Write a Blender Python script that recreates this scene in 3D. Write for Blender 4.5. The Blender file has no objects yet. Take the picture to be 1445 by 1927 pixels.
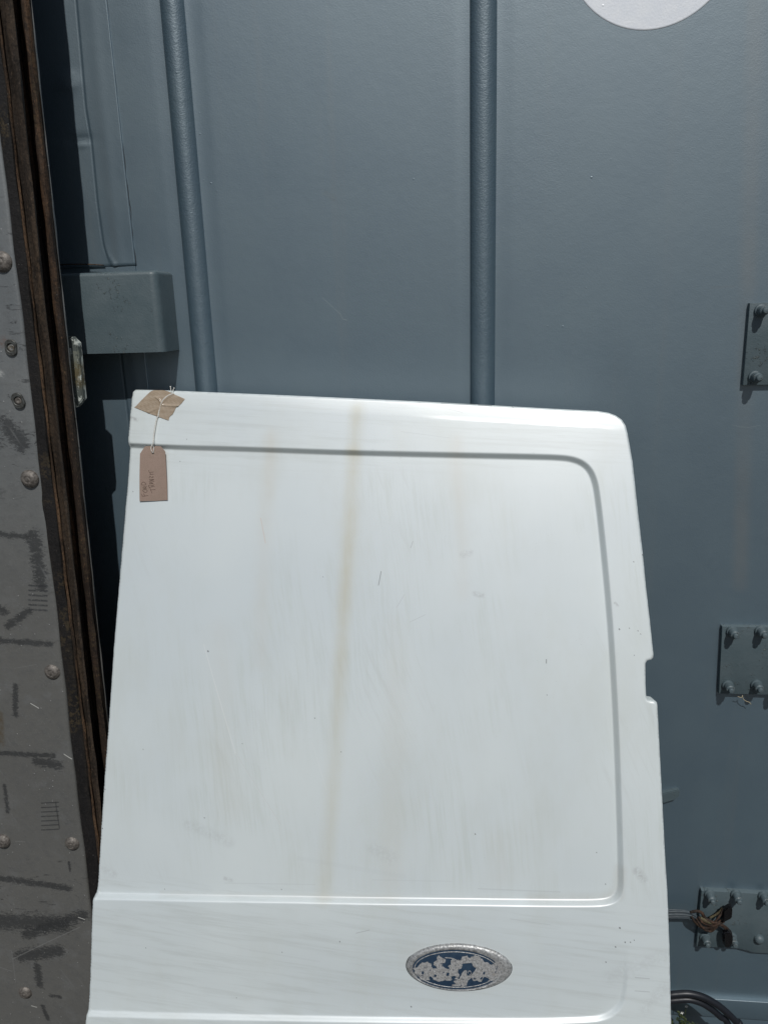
import bpy, bmesh, math, random
import numpy as np
from mathutils import Vector, Matrix
from mathutils.geometry import delaunay_2d_cdt
random.seed(7); rng = np.random.default_rng(7)
scene = bpy.context.scene
COL = scene.collection

# ------------------------------------------------------------ camera
CX, CY, FPX = 722.5, 963.5, 1447.0
dn = Vector((892-CX, 6400-CY, FPX)).normalized()              # world down in image axes
vx = -13470.0
vy = CY - ((vx)*(892-CX) + FPX*FPX)/(6400-CY)
ex = -Vector((vx, vy-CY, FPX)).normalized()                    # world +x
ez = -dn
ey = ez.cross(ex) * -1.0                                       # image axes are (right, down, forward): left handed to blender axes
ey = Vector((0,0,1)) - ex*ex.z - ez*ez.z; ey.normalize()
CAM = Vector((0.0, -1.35, 1.60))
ix = Vector((ex.x, ey.x, ez.x)); iy = Vector((ex.y, ey.y, ez.y)); iz = Vector((ex.z, ey.z, ez.z))
cam = bpy.data.cameras.new('camera'); camo = bpy.data.objects.new('camera', cam); COL.objects.link(camo)
R3 = Matrix((ix, -iy, -iz)).transposed()
camo.matrix_world = Matrix.Translation(CAM) @ R3.to_4x4()
cam.sensor_fit = 'HORIZONTAL'; cam.sensor_width = 36; cam.lens = FPX/1445*36
cam.clip_start = 0.02; cam.clip_end = 400
scene.camera = camo

# ------------------------------------------------------------ light
SUN_AZ, SUN_EL = math.radians(14), math.radians(50)
sd = Vector((math.sin(SUN_AZ)*math.cos(SUN_EL), -math.cos(SUN_AZ)*math.cos(SUN_EL), math.sin(SUN_EL)))
w = bpy.data.worlds.new('World'); scene.world = w; w.use_nodes = True
wn = w.node_tree; bgn = wn.nodes['Background']
sky = wn.nodes.new('ShaderNodeTexSky'); sky.sky_type = 'NISHITA'; sky.sun_disc = False
sky.sun_elevation = SUN_EL; sky.sun_rotation = math.radians(180) - SUN_AZ
wn.links.new(sky.outputs[0], bgn.inputs[0]); bgn.inputs[1].default_value = 0.058
sl = bpy.data.lights.new('sun', 'SUN'); sl.energy = 3.9; sl.angle = math.radians(0.5); sl.color = (1, 0.985, 0.955)
so = bpy.data.objects.new('sun', sl); COL.objects.link(so); so.location = (2, -6, 8)
so.rotation_euler = sd.to_track_quat('Z', 'Y').to_euler()
vs = scene.view_settings; vs.view_transform = 'Standard'; vs.look = 'None'; vs.gamma = 1; vs.exposure = -0.58
vs.use_curve_mapping = False

# ------------------------------------------------------------ projection helpers
def ray(px, py): return (ix*(px-CX) + iy*(py-CY) + iz*FPX)
def W(px, py, y=0.0):
    r = ray(px, py); return CAM + r*((y-CAM.y)/r.y)

# ------------------------------------------------------------ node helper
class Mt:
    def __init__(s, name):
        s.m = bpy.data.materials.new(name); s.m.use_nodes = True; s.t = s.m.node_tree
        s.b = s.t.nodes['Principled BSDF']; s.co0 = s.co = s.n('ShaderNodeTexCoord').outputs['Object']
        s._sep = None
    def n(s, k): return s.t.nodes.new(k)
    def l(s, a, b):
        if isinstance(a, bpy.types.NodeSocket): s.t.links.new(a, b)
        else: b.default_value = a
    def m_(s, op, a, b=0.0, c=0.0, clamp=False):
        x = s.n('ShaderNodeMath'); x.operation = op; x.use_clamp = clamp
        s.l(a, x.inputs[0]); s.l(b, x.inputs[1]); s.l(c, x.inputs[2]); return x.outputs[0]
    def map(s, loc=(0,0,0), rot=(0,0,0), sc=(1,1,1), co=None):
        x = s.n('ShaderNodeMapping'); s.l(co or s.co, x.inputs[0])
        x.inputs[1].default_value = loc; x.inputs[2].default_value = rot; x.inputs[3].default_value = sc
        return x.outputs[0]
    def noise(s, scale, det=3, rough=.5, co=None, dist=0.0, col=False):
        x = s.n('ShaderNodeTexNoise'); s.l(co or s.co, x.inputs['Vector'])
        x.inputs['Scale'].default_value = scale; x.inputs['Detail'].default_value = det
        x.inputs['Roughness'].default_value = rough; x.inputs['Distortion'].default_value = dist
        return x.outputs[1 if col else 0]
    def voro(s, scale, co=None, out='Distance'):
        x = s.n('ShaderNodeTexVoronoi'); s.l(co or s.co, x.inputs['Vector']); x.inputs['Scale'].default_value = scale
        return x.outputs[out]
    def ss(s, v, a, b, lo=0.0, hi=1.0):
        x = s.n('ShaderNodeMapRange'); x.interpolation_type = 'SMOOTHSTEP'
        s.l(v, x.inputs[0]); x.inputs[1].default_value = a; x.inputs[2].default_value = b
        x.inputs[3].default_value = lo; x.inputs[4].default_value = hi
        return x.outputs[0]
    def mix(s, f, a, b):
        x = s.n('ShaderNodeMix'); x.data_type = 'RGBA'
        s.l(f, x.inputs[0])
        s.l(a if isinstance(a, bpy.types.NodeSocket) else (*a, 1), x.inputs[6])
        s.l(b if isinstance(b, bpy.types.NodeSocket) else (*b, 1), x.inputs[7])
        return x.outputs[2]
    @property
    def sep(s):
        if s._sep is None:
            x = s.n('ShaderNodeSeparateXYZ'); s.l(s.co, x.inputs[0]); s._sep = x
        return s._sep.outputs
    def seg(s, ax, az, bx, bz, wd, soft=.5):
        """mask of a thin mark from a to b in the object's x-z plane"""
        L = math.hypot(bx-ax, bz-az) or 1e-5; dx, dz = (bx-ax)/L, (bz-az)/L
        X, Z = s.sep[0], s.sep[2]
        px = s.m_('SUBTRACT', X, ax); pz = s.m_('SUBTRACT', Z, az)
        t = s.m_('ADD', s.m_('MULTIPLY', px, dx), s.m_('MULTIPLY', pz, dz))
        p = s.m_('SUBTRACT', s.m_('MULTIPLY', px, dz), s.m_('MULTIPLY', pz, dx))
        o = s.m_('SUBTRACT', t, s.m_('MINIMUM', s.m_('MAXIMUM', t, 0.0), L))
        d = s.m_('SQRT', s.m_('ADD', s.m_('MULTIPLY', p, p), s.m_('MULTIPLY', o, o)))
        return s.ss(d, wd*soft, wd, 1.0, 0.0)
    def out(s, col=None, rough=.5, metal=0.0, spec=.5, bump=None, bd=.001, bs=1.0, ior=1.5):
        if col is not None:
            s.l(col if isinstance(col, bpy.types.NodeSocket) else (*col, 1), s.b.inputs['Base Color'])
        s.l(rough, s.b.inputs['Roughness']); s.l(metal, s.b.inputs['Metallic']); s.l(spec, s.b.inputs['Specular IOR Level'])
        s.b.inputs['IOR'].default_value = ior
        if bump is not None:
            x = s.n('ShaderNodeBump'); x.inputs['Distance'].default_value = bd; x.inputs['Strength'].default_value = bs
            s.l(bump, x.inputs['Height']); s.t.links.new(x.outputs[0], s.b.inputs['Normal'])
        return s.m

# ------------------------------------------------------------ mesh helpers
def mesh_obj(name, verts, faces, mat, parent=None, smooth=True, label=None):
    me = bpy.data.meshes.new(name); me.from_pydata([tuple(v) for v in verts], [], faces); me.update()
    if smooth:
        me.polygons.foreach_set('use_smooth', [True]*len(me.polygons))
    me.materials.append(mat)
    o = bpy.data.objects.new(name, me); COL.objects.link(o)
    if parent: o.parent = parent
    if label: o['label'] = label
    return o
def bm_obj(name, bm, mat, parent=None, smooth=False, label=None, loc=None):
    me = bpy.data.meshes.new(name); bmesh.ops.recalc_face_normals(bm, faces=bm.faces); bm.to_mesh(me); bm.free()
    if smooth:
        me.polygons.foreach_set('use_smooth', [True]*len(me.polygons))
        try: me.set_sharp_from_angle(angle=math.radians(40))
        except Exception: pass
    me.materials.append(mat)
    o = bpy.data.objects.new(name, me); COL.objects.link(o)
    if parent: o.parent = parent
    if label: o['label'] = label
    if loc: o.location = loc
    return o
def empty(name, loc=(0,0,0), label=None, cat=None, group=None):
    o = bpy.data.objects.new(name, None); COL.objects.link(o); o.location = loc; o.empty_display_size = .05
    tag(o, label, cat, group); return o
def tag(o, label=None, cat=None, group=None, kind=None):
    for k, v in (('label', label), ('category', cat), ('group', group), ('kind', kind)):
        if v: o[k] = v
    return o
def box_bm(x0, x1, y0, y1, z0, z1, bev=0.0, seg=2):
    bm = bmesh.new(); bmesh.ops.create_cube(bm, size=1)
    for v in bm.verts: v.co = Vector(((x0+x1)/2+v.co.x*(x1-x0), (y0+y1)/2+v.co.y*(y1-y0), (z0+z1)/2+v.co.z*(z1-z0)))
    if bev: bmesh.ops.bevel(bm, geom=bm.edges[:], offset=bev, segments=seg, profile=.5, affect='EDGES')
    return bm
def lathe(prof, n=24, axis='y', cx=0, cz=0, jit=0.0):
    """prof: list of (radius, out) ; out is along -y"""
    V, F = [], []
    for (r, h) in prof:
        for k in range(n):
            a = 2*math.pi*k/n; rr = r*(1+jit*math.sin(3*a+r*900))
            V.append((cx+rr*math.cos(a), -h, cz+rr*math.sin(a)))
    for i in range(len(prof)-1):
        for k in range(n):
            a, b = i*n+k, i*n+(k+1) % n
            F.append((a, b, b+n, a+n))
    V.append((cx, -prof[-1][1], cz)); c = len(V)-1
    for k in range(n): F.append(((len(prof)-1)*n+k, (len(prof)-1)*n+(k+1) % n, c))
    return V, F
def tube(points, radius, n=8, closed=False):
    pts = [Vector(p) for p in points]; V, F = [], []
    up = None
    for i, p in enumerate(pts):
        a = pts[max(i-1, 0)]; b = pts[min(i+1, len(pts)-1)]; t = (b-a).normalized()
        if up is None: up = t.orthogonal().normalized()
        up = (up - t*up.dot(t)).normalized(); sd_ = t.cross(up)
        r = radius(i/(len(pts)-1)) if callable(radius) else radius
        for k in range(n):
            an = 2*math.pi*k/n; V.append(p + up*(r*math.cos(an)) + sd_*(r*math.sin(an)))
    for i in range(len(pts)-1):
        for k in range(n):
            a, b = i*n+k, i*n+(k+1) % n; F.append((a, b, b+n, a+n))
    F.append(tuple(range(n-1, -1, -1))); F.append(tuple((len(pts)-1)*n+k for k in range(n)))
    return V, F
def spline(P, n=10):
    P = [Vector(p) for p in P]; out = []
    for i in range(len(P)-1):
        p0, p1, p2, p3 = P[max(i-1, 0)], P[i], P[i+1], P[min(i+2, len(P)-1)]
        for k in range(n):
            t = k/n
            out.append(.5*((2*p1)+(p2-p0)*t+(2*p0-5*p1+4*p2-p3)*t*t+(3*p1-p0-3*p2+p3)*t**3))
    out.append(P[-1]); return out
def add_vf(acc, V, F):
    o = len(acc[0]); acc[0].extend(V); acc[1].extend([tuple(i+o for i in f) for f in F])

def resample(P, step):
    out = []
    for i in range(len(P)):
        a = np.array(P[i], float); b = np.array(P[(i+1) % len(P)], float); L = np.linalg.norm(b-a)
        k = max(1, int(math.ceil(L/step)))
        for j in range(k): out.append(a+(b-a)*j/k)
    return np.array(out)
def chaikin(P, it=1, closed=True):
    for _ in range(it):
        Q = []
        n = len(P)
        rngi = range(n) if closed else range(n-1)
        for i in rngi:
            a = np.array(P[i], float); b = np.array(P[(i+1) % n], float)
            Q += [a*.75+b*.25, a*.25+b*.75]
        if not closed: Q = [np.array(P[0], float)]+Q+[np.array(P[-1], float)]
        P = Q
    return [tuple(q) for q in P]
def sdist(Q, P):
    """signed distance (positive inside) of points Q to closed polygon P"""
    Q = np.asarray(Q, float); P = np.asarray(P, float); best = np.full(len(Q), 1e9); ins = np.zeros(len(Q), bool)
    for i in range(len(P)):
        a = P[i]; b = P[(i+1) % len(P)]; d = b-a; L2 = max(d@d, 1e-18)
        t = np.clip(((Q-a)@d)/L2, 0, 1); e = Q-(a+np.outer(t, d)); best = np.minimum(best, (e*e).sum(1))
        c = ((a[1] > Q[:, 1]) != (b[1] > Q[:, 1]))
        with np.errstate(divide='ignore', invalid='ignore'):
            xi = (b[0]-a[0])*(Q[:, 1]-a[1])/(b[1]-a[1]+1e-30)+a[0]
        ins ^= c & (Q[:, 0] < xi)
    r = np.sqrt(best); return np.where(ins, r, -r)
def offset_closed(P, d, R=None):
    """points at distance d to the inside of polygon P (CCW assumed handled by caller through sdist filter)"""
    P = np.asarray(P); out = []
    for sgn in (1, -1):
        T = np.roll(P, -1, 0)-np.roll(P, 1, 0); T /= np.linalg.norm(T, axis=1)[:, None]+1e-12
        N = np.stack([-T[:, 1], T[:, 0]], 1)*sgn
        out.append(P+N*d)
    Q = np.concatenate(out); s = sdist(Q, P if R is None else R)
    return Q[(s > abs(d)*.93) if d > 0 else (s < -abs(d)*.93)] if False else Q[s > abs(d)*.93]
def cdt(outline, extra, holes=(), ref=None):
    vs_ = [Vector(p) for p in outline]; n0 = len(vs_); edges = [(i, (i+1) % n0) for i in range(n0)]
    for h in holes:
        b = len(vs_); vs_ += [Vector(p) for p in h]; edges += [(b+i, b+(i+1) % len(h)) for i in range(len(h))]
    vs_ += [Vector(p) for p in extra]
    v, e, f, *_ = delaunay_2d_cdt(vs_, edges, [], 0, 1e-7)
    V = np.array([tuple(p) for p in v]); F = np.array([tuple(t) for t in f if len(t) == 3])
    C = V[F].mean(1); keep = sdist(C, np.array(outline if ref is None else ref)) > 0
    for h in holes: keep &= sdist(C, np.array(h)) < 0
    F = F[keep]
    a, b, c = V[F[:, 0]], V[F[:, 1]], V[F[:, 2]]
    ar = (b[:, 0]-a[:, 0])*(c[:, 1]-a[:, 1])-(b[:, 1]-a[:, 1])*(c[:, 0]-a[:, 0])
    F[ar < 0] = F[ar < 0][:, ::-1]
    return V, F
def boundary(F):
    cnt = {}
    for t in F:
        for i in range(3):
            e = (int(t[i]), int(t[(i+1) % 3])); cnt[e] = cnt.get(e, 0)+1
    return [e for e in cnt if (e[1], e[0]) not in cnt]
def slab(V2, F, yfront, thick):
    """closed slab: V2 (x,z), yfront array, thick along +y"""
    n = len(V2); V = [(V2[i][0], yfront[i], V2[i][1]) for i in range(n)]+[(V2[i][0], yfront[i]+thick, V2[i][1]) for i in range(n)]
    Fa = [tuple(int(x) for x in f) for f in F]+[tuple(int(x)+n for x in f[::-1]) for f in F]
    for a, b in boundary(F): Fa.append((b, a, a+n, b+n))
    return V, Fa
def sharp(o, deg=35):
    try: o.data.set_sharp_from_angle(angle=math.radians(deg))
    except Exception: pass
    return o

# ============================================================ materials
def wall_mat(name='blue_grey_paint', rough_bump=0.25, dirt=True):
    s = Mt(name)
    big = s.noise(1.6, 3, .5, s.map(sc=(1.0, 1, .25)))
    med = s.noise(9, 4, .6)
    col = s.mix(s.ss(big, .3, .7), (.036, .069, .096), (.044, .080, .107))
    col = s.mix(s.ss(med, .35, .75, 0, .35), col, (.038, .074, .092))
    st = s.noise(26, 3, .6, s.map(sc=(1, 1, .035)))
    col = s.mix(s.ss(st, .55, .8, 0, .22), col, (.092, .095, .092))
    spk = s.voro(38, s.map(sc=(1, .2, 1))); spn = s.noise(5, 2)
    chip = s.m_('MULTIPLY', s.ss(spk, .018, .035, 1, 0), s.ss(spn, .56, .6))
    col = s.mix(s.m_('MULTIPLY', chip, .7), col, (.05, .06, .07))
    if dirt:
        a, b = W(1398, 0), W(1392, 1100)
        band = s.seg(a.x, a.z+.3, b.x, b.z, .022, .1)
        col = s.mix(s.m_('MULTIPLY', band, s.ss(s.noise(7, 3), .2, .8, .1, .5)), col, (.115, .105, .092))
        # hairline scratches and marks
        for (x0, y0, x1, y1, wd, c, k) in [
            (607, 560, 640, 590, .0006, (.24, .28, .28), .4), (640, 590, 645, 600, .0006, (.24, .28, .28), .4),
            (645, 600, 653, 602, .0006, (.24, .28, .28), .6), (400, 603, 412, 604, .0008, (.04, .05, .06), .8), (1377, 799, 1392, 803, .0007, (.12, .15, .16), .5), (1392, 803, 1408, 804, .0008, (.12, .15, .16), .5), (1408, 804, 1430, 800, .0007, (.12, .15, .16), .5),
            (518, 225, 518, 233, .0007, (.05, .06, .07), .7), (735, 562, 732, 567, .0008, (.05, .06, .07), .7),
            (614, 363, 628, 373, .006, (.045, .06, .065), .35), (1338, 541, 1382, 538, .0025, (.05, .065, .075), .35),
            (1299, 175, 1300, 176, .0014, (.04, .07, .065), .8), (1275, 790, 1276, 790, .0016, (.05, .07, .08), .8),
            (1333, 842, 1334, 842, .0015, (.04, .06, .06), .9), (1363, 745, 1363, 746, .0013, (.05, .07, .08), .8)]:
            p, q = W(x0, y0), W(x1, y1)
            col = s.mix(s.m_('MULTIPLY', s.seg(p.x, p.z, q.x, q.z, wd), k), col, c)
    fine = s.noise(520 if dirt else 400, 3, .6); mid = s.noise(60, 3, .55); lump = s.ss(s.voro(48, s.map(sc=(1, .1, 1))), .02, .10, 1, 0)
    lump = s.m_('MULTIPLY', lump, s.ss(s.noise(8, 2), .61, .68))
    h = s.m_('ADD', s.m_('MULTIPLY', fine, rough_bump), s.m_('ADD', s.m_('MULTIPLY', mid, rough_bump*1.0), s.m_('MULTIPLY', lump, .7)))
    h = s.m_('ADD', h, s.m_('MULTIPLY', s.noise(6, 2, .5, s.map(sc=(1, 1, .3))), 5*.4))
    r = s.ss(med, .2, .8, .50, .57)
    s.b.inputs['Specular Tint'].default_value = (.84, .945, 1.0, 1)
    return s.out(col, r, 0, 1.0, h, .0009, .8, 2.08 if dirt else 1.85)
M_wall = wall_mat()
M_rib = wall_mat('rough_blue_grey_paint', .8, False)
def hw_mat():
    s = Mt('chipped_blue_grey_paint')
    n = s.noise(14, 4, .6)
    col = s.mix(s.ss(n, .3, .7), (.070, .102, .115), (.088, .120, .133))
    chip = s.m_('MULTIPLY', s.ss(s.noise(150, 4, .7), .60, .64), s.ss(s.noise(24, 2), .50, .60))
    col = s.mix(s.m_('MULTIPLY', chip, .5), col, (.17, .19, .18))
    h = s.m_('ADD', s.m_('MULTIPLY', chip, 1.6), s.m_('ADD', s.m_('MULTIPLY', s.noise(90, 4, .6), .5), s.m_('MULTIPLY', s.noise(420, 2), .3)))
    return s.out(col, s.ss(n, .2, .8, .42, .58), 0, .7, h, .0009, 1.0)
M_hw = hw_mat()

def rust_mat(name, dark, brown, scale=30, amt=(.4, .65), lichen=0.0, stretch=.12, rough=.75):
    s = Mt(name)
    n = s.noise(scale, 5, .65, s.map(sc=(1, 1, stretch))); pn = s.noise(38, 6, .8, s.map(sc=(1.3, 1, .35))); f = s.noise(170, 4, .7); g = s.noise(420, 3, .7, s.map(sc=(1, 1, .5)))
    col = s.mix(s.ss(n, *amt), dark, brown)
    col = s.mix(s.ss(pn, .50, .56, 0, .7), col, tuple(c*.45 for c in dark)); col = s.mix(s.ss(f, .5, .6, 0, .55), col, tuple(c*.35 for c in dark))
    col = s.mix(s.ss(g, .58, .75, 0, .5), col, tuple(min(1, c*2.3+.015) for c in brown))
    if lichen:
        k = s.m_('MULTIPLY', s.ss(s.noise(9, 3), .5, .62), s.ss(s.noise(140, 4, .7), .5, .58))
        col = s.mix(s.m_('MULTIPLY', k, lichen), col, (.085, .062, .030))
    spk = s.m_('MULTIPLY', s.ss(s.voro(160, s.map(sc=(1, .3, .5))), .05, .09, 1, 0), s.ss(s.noise(30, 2), .58, .62))
    col = s.mix(s.m_('MULTIPLY', spk, .6), col, (.30, .29, .27))
    h = s.m_('ADD', f, s.m_('ADD', s.m_('MULTIPLY', g, .6), n))
    return s.out(col, rough, 0, .35, h, .0014, .9)
M_seal = rust_mat('weathered_black_rubber', (.0105, .0095, .0095), (.022, .017, .012), 22, (.45, .75), .45)
M_brown = rust_mat('brown_weathered_strip', (.026, .019, .014), (.075, .050, .031), 34, (.35, .7), 0)
M_rust = rust_mat('rusty_steel', (.026, .017, .012), (.110, .060, .030), 26, (.42, .66), .3)
M_ridge = rust_mat('orange_brown_ridge', (.045, .029, .018), (.15, .088, .048), 60, (.3, .6), 0)
M_orust = rust_mat('orange_rust', (.028, .022, .018), (.080, .042, .026), 45, (.35, .6), .4, 1.0)

YP = -.235; TRO = Vector((W(60, 963, YP).x, YP, 0))
def plate_mat():
    s = Mt('scuffed_grey_metal'); s.co = s.map(loc=TRO)
    X, Z = s.sep[0], s.sep[2]
    n = s.noise(7, 4, .6); f = s.noise(60, 5, .7)
    lower = s.ss(Z, 1.05, 1.6, 1, 0)      # mask for the darker brown-grey tone towards the bottom of the plate
    col = s.mix(s.ss(n, .3, .7), (.155, .168, .174), (.205, .215, .215))
    col = s.mix(s.m_('MULTIPLY', lower, .75), col, (.130, .125, .112))
    col = s.mix(s.ss(f, .45, .7, 0, .4), col, (.085, .088, .088)); col = s.mix(s.ss(s.noise(24, 5, .7), .5, .7, 0, .45), col, (.19, .195, .195))
    # black rubber scuffs: bands across the plate
    m1 = s.ss(s.noise(34, 6, .75, s.map(sc=(.55, 1, 1.5)), 1.0), .575, .64)
    bands = s.ss(s.noise(3.3, 2, .5, s.map(sc=(.25, 1, 1.0))), .50, .60)
    side = s.ss(s.noise(9, 2), .42, .55)
    sc = s.m_('MULTIPLY', s.m_('MULTIPLY', m1, bands), side)
    col = s.mix(s.m_('MULTIPLY', sc, .9), col, (.024, .026, .028))
    hn = s.noise(170, 7, .9, s.map(sc=(.55, 1, 1.5), co=s.co))
    def blob(x0, y0, x1, y1, wd, k=.8, lo=.44, hi=.50):
        nonlocal col
        p, q = W(x0, y0, YP), W(x1, y1, YP)
        mk = s.ss(s.m_('ADD', s.m_('MULTIPLY', s.seg(p.x, p.z, q.x, q.z, wd*1.25, .0), .22), hn), .590, .650)
        mk = s.m_('MULTIPLY', mk, s.seg(p.x, p.z, q.x, q.z, wd*1.5, .7)); col = s.mix(s.m_('MULTIPLY', mk, k), col, (.026, .028, .030))
    for b in [(12, 800, 40, 835, .022), (62, 1010, 78, 1100, .018), (0, 1005, 50, 1012, .008), (0, 1145, 8, 1150, .012),
              (15, 1178, 55, 1150, .010), (0, 1205, 95, 1212, .009), (30, 1345, 30, 1290, .008), (0, 1418, 100, 1422, .008),
              (8, 1480, 14, 1530, .006), (0, 1655, 130, 1672, .011), (0, 1735, 120, 1740, .030), (50, 1760, 158, 1722, .018),
              (40, 1800, 110, 1790, .022), (70, 1820, 75, 1855, .012), (95, 1875, 112, 1878, .006), (80, 1895, 90, 1920, .007),
              (70, 1433, 110, 1440, .014), (130, 1623, 132, 1638, .004)]:
        blob(*b)
    # ladder-like tyre print
    for k in range(7):
        p, q = W(78, 1512+k*8.5, YP), W(110, 1510+k*8.5, YP)
        col = s.mix(s.m_('MULTIPLY', s.seg(p.x, p.z, q.x, q.z, .0016), .75), col, (.030, .032, .034))
    p, q = W(105, 1510, YP), W(112, 1560, YP); col = s.mix(s.m_('MULTIPLY', s.seg(p.x, p.z, q.x, q.z, .0016), .6), col, (.030, .032, .034))
    for k in range(6):
        p, q = W(55, 1102+k*9, YP), W(88, 1104+k*9, YP)
        col = s.mix(s.m_('MULTIPLY', s.m_('MULTIPLY', s.seg(p.x, p.z, q.x, q.z, .0022), s.ss(hn, .42, .5)), .8), col, (.028, .030, .034))
    # long scratches
    for (x0, y0, x1, y1, wd, k) in [(25, 1805, 150, 1745, .0014, .5), (0, 1820, 22, 1828, .0012, .5), (22, 1790, 30, 1850, .001, .4),
                                    (28, 1585, 46, 1586, .0008, .7), (28, 1257, 70, 1250, .0007, .4)]:
        p, q = W(x0, y0, YP), W(x1, y1, YP); col = s.mix(s.m_('MULTIPLY', s.seg(p.x, p.z, q.x, q.z, wd), k), col, (.24, .24, .235))
    fs = s.noise(130, 3, .7, s.map(sc=(1, 1, .06), co=s.map(rot=(0, .5, 0), co=s.co)))
    col = s.mix(s.ss(fs, .66, .74, 0, .35), col, (.22, .225, .225))
    for (x0, y0, x1, y1) in [(59, 1323, 74, 1332), (121, 1419, 135, 1429), (148, 1726, 160, 1730), (59, 1894, 69, 1897), (46, 295, 50, 297)]:
        p, q = W(x0, y0, YP), W(x1, y1, YP); col = s.mix(s.seg(p.x, p.z, q.x, q.z, .0009, .6), col, (.62, .62, .58))
    # rust stain left edge, green-brown corner
    p, q = W(0, 1345, YP), W(2, 1400, YP); col = s.mix(s.m_('MULTIPLY', s.seg(p.x, p.z, q.x, q.z, .010, .2), s.ss(f, .3, .6)), col, (.105, .082, .050))
    p, q = W(0, 645, YP), W(8, 640, YP); col = s.mix(s.m_('MULTIPLY', s.seg(p.x, p.z, q.x, q.z, .011, .2), s.ss(hn, .42, .6, 0, .6)), col, (.16, .08, .05))
    # white specks of paint
    sp = s.m_('MULTIPLY', s.ss(s.voro(75, s.map(sc=(1, .2, 1))), .05, .09, 1, 0), s.ss(s.noise(13, 2), .45, .5))
    col = s.mix(s.m_('MULTIPLY', sp, .75), col, (.42, .42, .41))
    sp2 = s.m_('MULTIPLY', s.ss(s.voro(260, s.map(sc=(1, .2, 1))), .08, .16, 1, 0), s.ss(s.noise(22, 2), .46, .54))
    col = s.mix(s.m_('MULTIPLY', sp2, .6), col, (.34, .34, .33))
    # white paint splash upper
    p, q = W(0, 700, YP), W(3, 705, YP); col = s.mix(s.m_('MULTIPLY', s.seg(p.x, p.z, q.x, q.z, .007, .2), s.ss(hn, .45, .55)), col, (.4, .41, .4))
    h = s.m_('ADD', s.m_('MULTIPLY', f, .8), s.m_('ADD', s.m_('MULTIPLY', sp, .8), s.m_('MULTIPLY', s.noise(5, 2), 4)))
    return s.out(col, s.ss(f, .3, .7, .45, .58), .2, .9, h, .0010, .8, 1.6)
YP = -.235
M_plate = plate_mat()
s = Mt('dull_rivet_metal')
M_rivet = s.out(s.mix(s.ss(s.noise(160, 4, .7), .35, .65), (.10, .090, .080), (.205, .185, .165)), .55, .35, .5,
                s.m_('ADD', s.noise(300, 3, .6), s.m_('MULTIPLY', s.noise(60, 2), 2)), .0008, .8)
s = Mt('bright_steel'); M_steel = s.out(s.mix(s.ss(s.noise(300, 3), .4, .6), (.6, .57, .5), (.35, .3, .25)), .3, .9)
s = Mt('dark_nut_metal'); M_nut = s.out(s.mix(s.ss(s.noise(200, 3), .4, .6), (.10, .105, .10), (.06, .058, .052)), .5, .4)
s = Mt('flaking_white_paint'); s.co = s.map(loc=TRO)
mm = s.ss(s.noise(55, 5, .65, s.map(sc=(1, 1, .45))), .47, .49); m2 = s.ss(s.noise(38, 3, .6, s.map(loc=(3, 0, 1))), .55, .57)
p_, q_ = W(140, 703, -.16), W(152, 710, -.16); og = s.m_('MULTIPLY', s.seg(p_.x, p_.z, q_.x, q_.z, .024, .4), s.ss(s.noise(150, 4, .7), .35, .5))
c_ = s.mix(mm, (.50, .53, .49), (.085, .098, .090)); c_ = s.mix(s.m_('MULTIPLY', m2, .35), c_, (.30, .31, .24)); c_ = s.mix(s.m_('MULTIPLY', og, .8), c_, (.115, .090, .040))
M_flake = s.out(c_, .6, 0, .4, s.m_('MULTIPLY', mm, -1.0), .0008, 1)

# ============================================================ van door geometry frame
Y_TOP = -.125
Ptop = W(700, 748, Y_TOP)
Y_BASE = -.56
THETA = math.atan2(Y_TOP-Y_BASE, Ptop.z)
door_root = empty('van_door', (0, Y_BASE, 0), 'dirty white metal van rear door with oval badge, leaning against the blue grey container', 'van door')
door_root.rotation_euler = (-THETA, 0, 0)
DM = Matrix.Translation((0, Y_BASE, 0)) @ Matrix.Rotation(-THETA, 4, 'X'); DI = DM.inverted()
lo = DI @ CAM; DI3 = DI.to_3x3()
def PL(px, py, y=None):
    r = DI3 @ ray(px, py)
    if y is not None: t = (y-lo.y)/r.y; q = lo+r*t; return (q.x, q.z)
    yy = 0.0                                       # onto the gently crowned face of the door
    for _ in range(4):
        t = (yy-lo.y)/r.y; q = lo+r*t; yy = .016*((q.z-.75)/.75)**2+.006*((q.x+.01)/.42)**2
    return (q.x, q.z)
MM = (PL(760, 1400)[0]-PL(660, 1400)[0])/100       # metres per px, middle of the door
print('THETA', math.degrees(THETA), 'mm/px', MM*1000, 'door top z', PL(700, 748)[1])

out_px = [(253,732),(300,732.8),(345,734.5),(500,741),(650,747.5),(800,754.5),(902,760),(1016,766.3),(1085,770),(1125,772),(1146,775.5),(1160,781),(1171,789),(1178,800),(1182,816),
          (1191.6,871),(1201,959),(1210.6,1042.6),(1216,1100),(1224,1170),(1230.5,1232),(1230.2,1239),(1226,1242.5),(1218.5,1244.5),(1215.5,1249),(1215.6,1286),(1216.8,1310),(1219,1317.5),(1225,1319),
          (1233,1320),(1237,1323),(1238.2,1330),(1242,1404),(1248,1520),(1253,1620),(1257,1682),(1261,1784),(1264,1927)]
left_px = [(159.5,1927),(162.5,1898),(168,1796),(173,1697),(178,1673),(184.6,1564),(191,1468),(198.5,1367),(208,1224),(217.5,1110),(226,1009),(230.5,955),(235.5,901),(239,850),(240,826),(243.5,783),(246.5,750),(248.5,737)]
OP = [PL(*p) for p in out_px]; LP_ = [PL(*p) for p in left_px]
br = OP[-1]; bl = LP_[0]
sr = (OP[-1][0]-OP[-3][0])/(OP[-1][1]-OP[-3][1]); sl_ = (LP_[0][0]-LP_[3][0])/(LP_[0][1]-LP_[3][1])
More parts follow.
